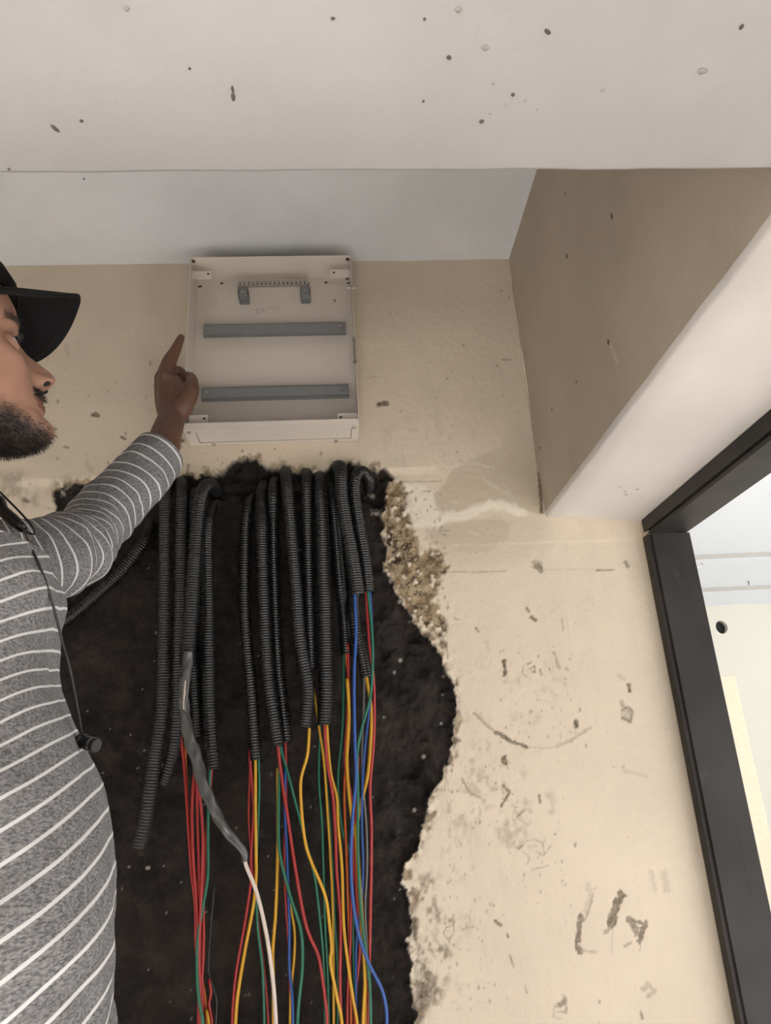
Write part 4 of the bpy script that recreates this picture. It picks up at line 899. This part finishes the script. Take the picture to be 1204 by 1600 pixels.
# arm axis (left arm, the far one), from the shoulder towards the box
SH = W3((-.478, .865, .245)); EL = atY(140, 832, 1.03); CU = atY(249, 709, 1.165); WR = atY(268, 654, 1.205)
def hp_(x, y, yy): return atY(x, y, yy)
body = MB()
def addtube(pts, R, n=20, step=.006, ell=None):
    P = np.array([list(p) + [r] for p, r in zip(pts, R)]); C, s = catmull(P, step)
    V, F = tube(C[:, :3], C[:, 3], n, True, ell); body.add(V, F)
V, F = head_mesh(); body.add(V, F)
for s_ in (-1, 1): e = ear(s_); body.add(e.V, e.F)
NB = hd(-.035, 0, -.20)                                # base of the neck
NB = np.array([HO[0] - .050, HO[1] - .012, HO[2] - .215])
addtube([hd(-.02, 0, -.02), hd(-.012, 0, -.085), (hd(-.02, 0, -.12) + NB) / 2 + np.array([.004, 0, 0]), NB, NB + [-.01, 0, -.06]], [.05, .054, .054, .062, .08], 28)
TC = np.array([NB[0] + .01, NB[1] + .005])             # torso axis
tz = [ZC + .18, ZC + .10, ZC - .02, ZC - .16, ZC - .30, ZC - .40]
addtube([NB + [0, 0, -.03], (TC[0], TC[1], tz[0]), (TC[0] + .02, TC[1], tz[1]), (TC[0] + .03, TC[1], tz[2]), (TC[0] + .03, TC[1], tz[3]), (TC[0] + .02, TC[1], tz[4]), (TC[0], TC[1], tz[5])], [.07, .095, .105, .105, .105, .105, .10], 30, .01)
SHR = np.array([TC[0] - .01, TC[1] - .185, ZC + .19])  # near shoulder, hanging arm
addtube([(TC[0], TC[1] + .03, ZC + .19), SH + [-.01, -.03, -.01], SH], [.075, .062, .055], 20)
addtube([(TC[0], TC[1] - .03, ZC + .19), SHR], [.075, .058], 20)
addtube([SHR, SHR + [-.01, -.03, -.28], SHR + [.03, -.02, -.53]], [.052, .042, .027], 20)
addtube([SHR + [.03, -.02, -.53], SHR + [.035, -.015, -.60], SHR + [.03, -.01, -.68]], [.026, .036, .022], 18)
addtube([SH, atY(72, 876, .93), atY(128, 843, 1.02), atY(184, 786, 1.10), atY(220, 742, 1.14), CU, CU * .4 + WR * .6, WR], [.050, .044, .039, .036, .033, .031, .0275, .0250], 24)
# hand: the back of the left hand towards us, index finger up
WRr = .0225
mcp = [hp_(258, 582, 1.213), hp_(251.5, 588, 1.232), hp_(250, 601, 1.250), hp_(251, 613, 1.266)]
addtube([WR, hp_(262, 625, 1.210), mcp[0]], [.0235, .0190, .0150], 16, .004)
addtube([WR, hp_(257, 626, 1.222), mcp[1]], [.0235, .0185, .0135], 16, .004)
addtube([WR, hp_(258, 632, 1.236), mcp[2]], [.0230, .0180, .0128], 16, .004)
addtube([WR, hp_(262, 638, 1.246), mcp[3]], [.0220, .0165, .0120], 16, .004)
addtube([hp_(272, 648, 1.210), hp_(275, 620, 1.214), hp_(270, 594, 1.224)], [.024, .023, .017], 16, .004)
addtube([hp_(294, 616, 1.204), hp_(280, 606, 1.210), hp_(268, 594, 1.216)], [.0150, .0150, .0150], 16, .004)
addtube([hp_(286, 634, 1.204), hp_(272, 622, 1.208), hp_(262, 606, 1.214)], [.0190, .0185, .0160], 16, .004)
addtube([mcp[0], hp_(265, 564, 1.214), hp_(273, 549, 1.214), hp_(279.5, 535, 1.216), hp_(283, 527, 1.218), hp_(284, 524.5, 1.2185)], [.0150, .0138, .0110, .0086, .0072, .0055], 16, .003)
addtube([mcp[1], hp_(266, 580, 1.252), hp_(281, 581, 1.262), hp_(287, 592, 1.262), hp_(279, 603, 1.252), hp_(272, 606, 1.245)], [.0130, .0112, .0102, .0092, .0086, .0075], 14, .003)
addtube([mcp[2], hp_(264, 594, 1.272), hp_(279, 596, 1.282), hp_(284, 607, 1.280), hp_(275, 616, 1.268)], [.0125, .0108, .0100, .0090, .0078], 14, .003)
addtube([mcp[3], hp_(264, 609, 1.286), hp_(276, 612, 1.292), hp_(280, 621, 1.288), hp_(272, 627, 1.275)], [.0115, .0098, .0090, .0082, .0070], 14, .003)
addtube([hp_(276, 648, 1.206), hp_(287, 632, 1.200), hp_(297, 615, 1.198), hp_(300, 602, 1.202), hp_(298, 591, 1.212), hp_(290, 588, 1.226)], [.0195, .0195, .0160, .0128, .0110, .0088], 16, .003)
me = meshdata('person_raw', body.V, body.F, M['skin'], True)
raw = link('person_raw', me)
md = raw.modifiers.new('fuse', 'REMESH'); md.mode = 'VOXEL'; md.voxel_size = .0019; md.use_smooth_shade = True
ms = raw.modifiers.new('smooth', 'SMOOTH'); ms.factor = .5; ms.iterations = 3
dg = bpy.context.evaluated_depsgraph_get(); dg.update()
me2 = bpy.data.meshes.new_from_object(raw.evaluated_get(dg)); me2.name = 'person'
bpy.data.objects.remove(raw, do_unlink=True)
nv = len(me2.vertices); co = np.zeros(nv * 3, np.float32); me2.vertices.foreach_get('co', co); co = co.reshape(-1, 3)
me2.polygons.foreach_set('use_smooth', np.ones(len(me2.polygons), bool))
hu, hv, hw = tohead(co)
ishead = (hw > -.16) & (hw < .15) & (np.abs(hu) < .16) & (np.abs(hv) < .1)
nzz = fbm(hu * 120, hv * 120, hw * 120, 3, 7)
bl = np.interp(hu, [-.02, .02, .05, .075, .095], [-.052, -.068, -.085, -.099, -.110])
beard = sstep(.012, -.020, hw - bl + (nzz - .5) * .016) * (hu > -.03)
beard = np.maximum(beard, sstep(.006, .001, np.abs(hw + .0905)) * sstep(.006, .003, np.abs(hv)) * (hu > .07))
mous = sstep(.0070, .003, np.abs(hw + .0625 + np.abs(hv) * .22)) * sstep(.031, .024, np.abs(hv)) * (hu > .05)
neckfade = sstep(-.175, -.135, hw)
beard = np.maximum(beard * neckfade, mous) * ishead
brow = sstep(.0055, .002, np.abs(hw - .0155 + (np.abs(hv) - .03) ** 2 * 7)) * sstep(.050, .042, np.abs(hv)) * sstep(.010, .015, np.abs(hv)) * (hu > .03) * ishead
scalp = sstep(.03, .05, hw) * sstep(.05, .02, hu) * ishead
scalp = np.maximum(scalp, sstep(-.05, -.03, hw) * sstep(-.03, -.045, hu) * ishead)
side = sstep(.012, .006, np.abs(hu - .018)) * sstep(-.055, -.04, hw) * ishead * (np.abs(hv) > .05)
beard = np.clip(np.maximum.reduce([beard, brow * .9, scalp, side * .7]), 0, 1)
lip = sstep(.0050, .003, np.minimum(np.abs(hw + .0695), np.abs(hw + .0815))) * sstep(.026, .022, np.abs(hv)) * (hu > .075) * ishead
tan = np.clip(sstep(ZC + .45, ZC + .56, co[:, 2]) * (co[:, 1] > 1.05) * 1.0 + (co[:, 1] > 1.05) * .35, 0, 1)  # shade on the forearm and hand, put into the skin colour
for k, a in dict(beard=beard, lip=lip, tan=tan).items():
    at = me2.attributes.new(k, 'FLOAT', 'POINT'); at.data.foreach_set('value', np.asarray(a, np.float32))
man = link('person', me2)
setp(man, 'bearded man in black cap and striped shirt pointing at the metal box', 'person')
# nostrils, eyes
for s_ in (-1, 1):
    c = hd(.1030, s_ * .0098, -.0520)
    b = MB(); n = 12
    V = []; F = []
    for i in range(7):
        for j in range(n):
            a, q = math.pi * i / 6, 2 * math.pi * j / n
            V.append(c + HS * (HU * .0052 * math.cos(a) + HL * s_ * .0038 * math.sin(a) * math.cos(q) + HW * .0030 * math.sin(a) * math.sin(q)))
    F = [(i * n + j, i * n + (j + 1) % n, (i + 1) * n + (j + 1) % n, (i + 1) * n + j) for i in range(6) for j in range(n)]
    mobj('nostril', V, F, M['darkgap'], man, True)  # near-black ellipsoid for the shade inside the nostril
    ec = np.array([.0700, s_ * .0295, -.012]); R = .0122
    def sph(c, r, f, mat, name, par, nlat=24, nlon=24):   # part of a sphere facing forward; f(dir)->keep
        V = []; F = []
        for i in range(nlat + 1):
            for j in range(nlon):
                a, q = math.pi * i / nlat, 2 * math.pi * j / nlon
                V.append((math.cos(a), math.sin(a) * math.cos(q), math.sin(a) * math.sin(q)))
        for i in range(nlat):
            for j in range(nlon):
                q = (i * nlon + j, i * nlon + (j + 1) % nlon, (i + 1) * nlon + (j + 1) % nlon, (i + 1) * nlon + j)
                m = np.mean([V[k] for k in q], 0)
                if f(m): F.append(q)
        return mobj(name, [hd(*(c + r * np.array(v))) for v in V], F, mat, par, True)
    eye = sph(ec, R, lambda m: True, M['eyewhite'], 'eye', man)
    g = _n(np.array([.96, -.06, .2])); ic = ec + g * .0042
    sph(ec + g * .0050, .0084, lambda m: (m @ g) > .60, M['iris'], 'iris', eye, 40, 40)
    def opening(m):
        k = max(0, 1 - (abs(m[1]) / .97) ** 3); return m[0] > -.1 and abs(m[1]) < .97 and -.34 * k < m[2] + .04 < .40 * k
    sph(ec, R + .0010, lambda m: m[0] > -.3 and not opening(m), M['skin'], 'eyelids', man, 70, 70)
    b = MB()
    lp = [hd(*(ec + (R + .0014) * np.array([math.sqrt(max(0, 1 - (.32 * math.cos(a * .8)) ** 2)) * math.cos(a), .94 * math.sin(a), .32 * math.cos(a * 1.2)]))) for a in np.linspace(-.85, .85, 13)]
    V, F = tube(np.array(lp), .0007, 6); b.add(V, F)
    for k in range(22):
        a = -.85 + 1.7 * k / 21; d0 = np.array([.94 * math.cos(a), .94 * math.sin(a), .31 * math.cos(a * 1.2)]); p0 = ec + (R + .0014) * d0
        p1 = p0 + .0055 * np.array([math.cos(a), math.sin(a) * 1.0, .15]); p2 = p1 + .002 * np.array([math.cos(a), math.sin(a), .9])
        V, F = tube(np.array([hd(*p0), hd(*p1), hd(*p2)]), [.0003, .0002, .0001], 4); b.add(V, F)
    b.build('eyelashes', M['hair'], man)
# short hairs of beard, moustache and brows, grown from the skin
pol = np.zeros(len(me2.polygons) * 3, np.float32); me2.polygons.foreach_get('center', pol); pol = pol.reshape(-1, 3)
nor = np.zeros(len(me2.polygons) * 3, np.float32); me2.polygons.foreach_get('normal', nor); nor = nor.reshape(-1, 3)
pu, pv, pw = tohead(pol)
def strands(name, mask, prob, length, lean, r, kind):
    idx = np.nonzero(mask & (rng.random(len(pol)) < prob))[0]
    c = pol[idx] + rng.normal(0, .0006, (len(idx), 3)); nrm = nor[idx]
    d = nrm * .75 + lean + rng.normal(0, .28, (len(idx), 3)); d /= np.linalg.norm(d, axis=1)[:, None]
    L = length * rng.uniform(.5, 1.15, len(idx))[:, None]
    mid = c + d * L * .55; d2 = d + lean * .8; d2 /= np.linalg.norm(d2, axis=1)[:, None]; tip = mid + d2 * L * .5
    sdv = np.cross(d, rng.normal(0, 1, d.shape)); sdv /= np.linalg.norm(sdv, axis=1)[:, None]; sd2 = np.cross(d, sdv)
    V = np.stack([c + sdv * r, c - sdv * r * .5 + sd2 * r * .8, c - sdv * r * .5 - sd2 * r * .8, mid + sdv * r * .8, mid - sdv * r * .4 + sd2 * r * .6, mid - sdv * r * .4 - sd2 * r * .6, tip], 1).reshape(-1, 3)
    F = []
    for k in range(len(idx)):
        o_ = k * 7; F += [(o_, o_ + 1, o_ + 4, o_ + 3), (o_ + 1, o_ + 2, o_ + 5, o_ + 4), (o_ + 2, o_, o_ + 3, o_ + 5), (o_ + 3, o_ + 4, o_ + 6), (o_ + 4, o_ + 5, o_ + 6), (o_ + 5, o_ + 3, o_ + 6)]
    o = mobj(name, V, F, M['hair'], man); o['kind'] = 'stuff'; return o
inh = (pw > -.16) & (pw < .15) & (np.abs(pu) < .16) & (np.abs(pv) < .1)
bl2 = np.interp(pu, [-.02, .02, .05, .075, .095], [-.054, -.071, -.088, -.102, -.112])
bd = sstep(.010, -.016, pw - bl2) * (pu > -.03) * (pw > -.128)
strands('beard', inh & (rng.random(len(pol)) < bd),  .7, .0062, (HU * .25 - HW * .45), .00022, 'stuff')
mm = inh & (np.abs(pw + .0625 + np.abs(pv) * .22) < .0068) & (np.abs(pv) < .029) & (pu > .05)
strands('moustache', mm, .8, .0075, -HW * .55, .00024, 'stuff')
bb = inh & (np.abs(pw - .0155 + (np.abs(pv) - .03) ** 2 * 7) < .0045) & (np.abs(pv) < .047) & (np.abs(pv) > .012) & (pu > .03)
strands('eyebrows', bb, .45, .007, HW * .35 - HU * .1, .0002, 'stuff')

# --- shirt
SIL = [(700, -200), (780, -60), (800, -10), (815, 14), (830, 40), (850, 58), (880, 78), (910, 92), (930, 98), (960, 106), (1000, 104), (1050, 102), (1080, 105), (1120, 116), (1160, 132), (1200, 148), (1240, 161), (1280, 170), (1350, 180), (1420, 186), (1500, 185), (1560, 180), (1600, 186), (1700, 192), (1900, 192)]
sy = [a for a, b_ in SIL]; sx = [b_ for a, b_ in SIL]
zs = np.linspace(ZC - .36, ZC + .250, 120); n = 96; th = np.linspace(0, 2 * math.pi, n, endpoint=False)
ya = math.radians(16); fdir = np.array([math.cos(ya), math.sin(ya)]); ldir = np.array([-math.sin(ya), math.cos(ya)])
rings = []; cen = []
for z in zs:
    zr = z - ZC
    a = np.interp(zr, [-.36, -.2, -.05, .1, .17, .22, .25], [.150, .150, .140, .125, .115, .095, .072]); bb_ = np.interp(zr, [-.36, -.1, .1, .17, .215, .235, .25], [.185, .185, .190, .180, .140, .100, .075])
    c_, s_ = np.cos(th), np.sin(th); e_ = .82
    off = (np.sign(c_) * np.abs(c_) ** e_ * a)[:, None] * fdir + (np.sign(s_) * np.abs(s_) ** e_ * bb_)[:, None] * ldir
    yc = TC[1] + .01
    if zr < .205:
        lo, hi = -1.2, .3
        for _ in range(40):
            cx_ = (lo + hi) / 2
            Pq = np.column_stack([cx_ + off[:, 0], yc + off[:, 1], np.full(n, z)]); qx, qy = project(Pq); k = np.argmax(qx)
            if qx[k] > np.interp(qy[k], sy, sx): hi = cx_
            else: lo = cx_
        last = cx_
    else:
        t_ = (zr - .205) / .045; cx_ = last * (1 - t_) + (NB[0] + .006) * t_
    cen.append((cx_, yc)); rings.append(np.column_stack([cx_ + off[:, 0], yc + off[:, 1], np.full(n, z)]))
R_ = np.array(rings); cc = np.array(cen)
# folds
rad = R_[..., :2] - cc[:, None, :]; rl = np.linalg.norm(rad, axis=-1, keepdims=True); rn = rad / rl
fold = (fbm(R_[..., 0] * 9 + R_[..., 2] * 7, R_[..., 1] * 7, R_[..., 2] * 10, 3, 3) - .5) * .022 + (fbm(R_[..., 0] * 26 + R_[..., 2] * 22, R_[..., 1] * 18, R_[..., 2] * 16, 3, 5) - .5) * .008
fold = fold - .003
R_[..., :2] += rn * fold[..., None]
zr = R_[..., 2] - ZC
tilt = np.interp(zr, [-.36, -.2, -.1, 0, .08, .14, .2], [.45, .46, .50, .60, .78, .90, .95])
fx_ = (R_[..., 0] + .20) + .45 * (R_[..., 1] - .66)
sc = (R_[..., 2] - tilt * fx_ + (fbm(R_[..., 0] * 8, R_[..., 1] * 8, R_[..., 2] * 8, 2, 9) - .5) * .014)
# yoke: stripes bunch together towards the shoulder
zt = np.linspace(-.6, .8, 400); ct = np.r_[0, np.cumsum(np.diff(zt) / np.interp(zt[1:], [-.4, -.05, .1, .3], [.0265, .025, .021, .020]))]
stripe = np.interp(sc - ZC, zt, ct) + .15
me = bpy.data.meshes.new('shirt')
k = len(zs); F = [(i * n + j, i * n + (j + 1) % n, (i + 1) * n + (j + 1) % n, (i + 1) * n + j) for i in range(k - 1) for j in range(n)]
V = R_.reshape(-1, 3)
me = meshdata('shirt', V, F, M['knit'], True)
at = me.attributes.new('stripe', 'FLOAT', 'POINT'); at.data.foreach_set('value', stripe.reshape(-1).astype(np.float32))
shirt = link('shirt', me, man); shirt['label'] = 'heather grey jersey shirt with thin white stripes'
so_ = shirt.modifiers.new('thickness', 'SOLIDIFY'); so_.thickness = .0022; so_.offset = -1
def sleeve(pts, R, pitch, seed, cuff=True, bend=0):
    P = np.array([list(p) + [r] for p, r in zip(pts, R)]); C, s = catmull(P, .0035); m = 56
    V, F = tube(C[:, :3], C[:, 3], m, False); V = np.array(V).reshape(len(C), m, 3); c3 = C[:, None, :3]
    rad = V - c3; rl = np.linalg.norm(rad, axis=-1, keepdims=True); rn = rad / rl
    u = (s / s[-1])[:, None]
    f = (fbm(V[..., 0] * 16, V[..., 1] * 16, V[..., 2] * 16, 3, seed) - .5) * .022 * np.minimum(1, 6 * (1 - u) + .15)
    T, U, Wv = frames(C[:, :3]); q = np.linspace(0, 2 * math.pi, m, endpoint=False)[None, :]
    f = f + bend * np.exp(-((u - .42) / .20) ** 2) * np.sin(s[:, None] * 150 + 2.2 * np.sin(q) + 1.5 * np.cos(2 * q)) * (.5 + .5 * np.cos(q - .6))
    V = V + rn * f[..., None]
    pu_ = np.interp(s / s[-1], [0, .45, .7, 1], pitch); cum = np.r_[0, np.cumsum(np.diff(s) / pu_[1:])]; st = (cum[-1] - cum)[:, None] + .24 + 40 * (fbm(V[..., 0] * 10, V[..., 1] * 10, V[..., 2] * 10, 2, seed + 4) - .5) * .010
    me = meshdata('sleeve', V.reshape(-1, 3), F, M['knit'], True)
    at = me.attributes.new('stripe', 'FLOAT', 'POINT'); at.data.foreach_set('value', st.reshape(-1).astype(np.float32))
    o = link('sleeve', me, shirt); q_ = o.modifiers.new('thickness', 'SOLIDIFY'); q_.thickness = .002; q_.offset = -1
    return o
sleeve([SH + (SH - EL) * .35, SH, atY(72, 876, .93), atY(128, 843, 1.02), atY(184, 786, 1.10), atY(220, 742, 1.14), CU], [.070, .064, .0555, .0510, .0510, .049,   .0465], [.0080, .0140, .0245, .030], 5, bend=.0042)
sleeve([SHR + [0, .03, .03], SHR, SHR + [-.01, -.03, -.26], SHR + [.02, -.02, -.50]], [.06, .068, .056, .043], [.028] * 4, 8)
# --- cap
cap = empty('baseball_cap', tuple(hd(0, 0, .06))); cap.parent = man; cap['label'] = 'plain black baseball cap'
def cring(w_, k=1.0):
    uf = np.interp(w_, [.03, .055, .08, .105, .125, .138], [.103, .104, .097, .078, .045, .006]); ub = np.interp(w_, [.03, .055, .08, .105, .125, .138], [-.104, -.104, -.096, -.075, -.045, -.006]); hb = np.interp(w_, [.03, .055, .08, .105, .125, .138], [.082, .083, .077, .060, .036, .005])
    q = np.linspace(0, 2 * math.pi, 48, endpoint=False); uc = (uf + ub) / 2
    return np.array([hd(uc + (uf - uc) * math.cos(a), hb * math.sin(a), w_ + .012 * math.cos(a)) for a in q])
wsq = [.040, .045, .055, .065, .075, .085, .095, .105, .114, .122, .129, .135, .138]
Rg = np.array([cring(x) for x in wsq]); n = 48
V = Rg.reshape(-1, 3); F = [(i * n + j, i * n + (j + 1) % n, (i + 1) * n + (j + 1) % n, (i + 1) * n + j) for i in range(len(wsq) - 1) for j in range(n)] + [tuple((len(wsq) - 1) * n + j for j in range(n))]
cr = mobj('crown', V, F, M['capcloth'], cap, True); cr.modifiers.new('thickness', 'SOLIDIFY').thickness = .003
b = MB(); b.cyl(hd(0, 0, .139 + .0), HW, .007, .004, 16, .004); b.build('button', M['capcloth'], cap, True)
BP = math.radians(-8)         # the brim tips down from the head's own axis
BF = HU * math.cos(BP) + HW * math.sin(BP); BW = -HU * math.sin(BP) + HW * math.cos(BP)
nt, nr = 41, 15; P = np.zeros((nr, nt, 3))
BR0 = hd(.060, 0, .050)
for j in range(nt):
    t_ = -1 + 2 * j / (nt - 1); a = t_ * math.radians(74)
    r0 = np.array([.032 * math.cos(a), .070 * math.sin(a)])                      # along the forehead
    r1 = np.array([.046 * math.cos(math.radians(74)) - .004 +   .097 * max(0, math.cos(t_ * math.pi / 2)) ** .62, .083 * math.sin(math.radians(74)) * np.sign(t_) * (abs(math.sin(t_ * math.pi / 2)) ** .9)])
    for i in range(nr):
        q = i / (nr - 1); e = r0 * (1 - q) + r1 * q
        drop = -6.6 * e[1] ** 2
        P[i, j] = BR0 + HS * (BF * e[0] + HL * e[1] + BW * (drop + .012))
me = gridmesh('brim', P, M['capcloth']); br = link('brim', me, cap); q_ = br.modifiers.new('thickness', 'SOLIDIFY'); q_.thickness = .0042; q_.offset = 0
q_ = br.modifiers.new('edge', 'BEVEL'); q_.width = .0012; q_.segments = 2
b = MB(); V, F = tube(P[-1] * .93 + P[-2] * .07 + BW * .0024, .0006, 5); b.add(V, F); V, F = tube(P[-3] - BW * .0023, .0005, 5); b.add(V, F); b.build('stitching', M['rubber'], br)
# --- trousers and shoes (below the picture)
tr = MB()
cxy = cc[20].copy()
for s_ in (-1, 1):
    hipx = np.array([cxy[0] - .02, cxy[1] + s_ * .085])
    pts = [(cxy[0], cxy[1] + s_ * .04, ZC - .26), (hipx[0], hipx[1], ZC - .42), (hipx[0] + .01, hipx[1], .46), (hipx[0] - .02, hipx[1], .09)]
    Pq = np.array([list(p) + [r] for p, r in zip(pts, [.115, .098, .072, .058])]); C, s = catmull(Pq, .02); V, F = tube(C[:, :3], C[:, 3], 24); tr.add(V, F)
    b = MB(); sh = np.array([[hipx[0] - .07, hipx[1], .045, .036], [hipx[0] - .03, hipx[1], .05, .046], [hipx[0] + .05, hipx[1], .045, .044], [hipx[0] + .14, hipx[1], .036, .035], [hipx[0] + .185, hipx[1], .030, .022]])
    C, s = catmull(sh, .01); V, F = tube(C[:, :3], C[:, 3], 16); V = np.array(V); V[:, 2] = np.maximum(V[:, 2], .0); b.add(V, F); b.build('shoe', M['shoe'], man, True)
o = tr.build('trousers', M['trouser'], man, True)
# --- neckband earphones round his neck
ear_ = empty('neckband_earphones', tuple(NB)); setp(ear_, 'black neckband earphones hanging down the front of the striped shirt', 'earphones')
def chest(px, py, out=.004):  # first hit of the shirt along the sight line, pushed outwards
    o_ = Vector((0, 0, ZC)); d = Vector(ray(px, py)).normalized()
    best = None
    for ob in (shirt,):
        ok, loc, nrm, idx = ob.ray_cast(o_, d)
        if ok and (best is None or (loc - o_).length < best[0]): best = ((loc - o_).length, loc, nrm)
    if best is None: return None
    nrm = best[2] if best[2].dot(d) < 0 else -best[2]
    return np.array(best[1] + nrm * out)
def onchest(pts, dep, out=.004):
    r = []
    for x, y in pts:
        p = chest(x, y, out); r.append(p)
    # points past the silhouette take the depth of their neighbours
    good = [i for i, p in enumerate(r) if p is not None]
    for i, p in enumerate(r):
        if p is None:
            j = min(good, key=lambda g: abs(g - i)) if good else None
            yy = r[j][1] if j is not None else dep
            r[i] = atY(pts[i][0], pts[i][1], yy)
    return np.array(r)
bpy.context.view_layer.update()
end = atY(36, 826, .70)
arc = [NB + np.array([.068 * math.cos(a) * .9 - .005, .082 * math.sin(a), .055 - .05 * (1 + math.cos(a)) * .5]) for a in np.linspace(math.radians(300), math.radians(75), 12)]
Pn = np.array(arc + [atY(-22, 782, .72), atY(6, 800, .71), end]); C, s = catmull(Pn, .006)
Rn = np.interp(s / s[-1], [0, .75, .80, .97, 1], [.0035, .0035, .0062, .0062, .0045]); V, F = tube(C, Rn, 12); mobj('neckband', V, F, M['rubber'], ear_, True)
cpts = [(36, 826), (52, 862), (68, 900), (84, 950), (98, 1005), (108, 1040), (117, 1085), (125, 1130), (129, 1158)]
Cc = onchest(cpts, .66); 
for i in range(1, len(Cc)): Cc[i] = atY(cpts[i][0], cpts[i][1], min(Cc[i][1], Cc[i - 1][1] + .012))
Cc[0] = end; C, s = catmull(Cc, .006); V, F = tube(C, .0012, 8); mobj('cord', V, F, M['rubber'], ear_, True)
Pn = np.array([atY(-30, 735, .73), atY(0, 769, .73), atY(28, 797, .72), atY(50, 822, .71), atY(54, 834, .70), atY(46, 834, .70), end]); C, s = catmull(Pn, .005); V, F = tube(C, .0011, 8); mobj('cord', V, F, M['rubber'], ear_, True)
e0 = Cc[-1]; ax = _n(np.array([.8, -.35, -.28]))
for k_, (p, sgn) in enumerate(((e0 + ax * .0005, -1), (e0 + ax * .012, 1))):
    b = MB(); b.cyl(p - ax * .0050, ax, .0062, .010, 20); o = b.build('earbud', M['rubber'], ear_, bevel=.0012)
    b = MB(); b.cyl(p - ax * .0012, ax, .0064, .0016, 20); b.build('ring', M['chrome'], o)
print('tris', sum(len(o.data.polygons) for o in bpy.data.objects if o.type == 'MESH'))
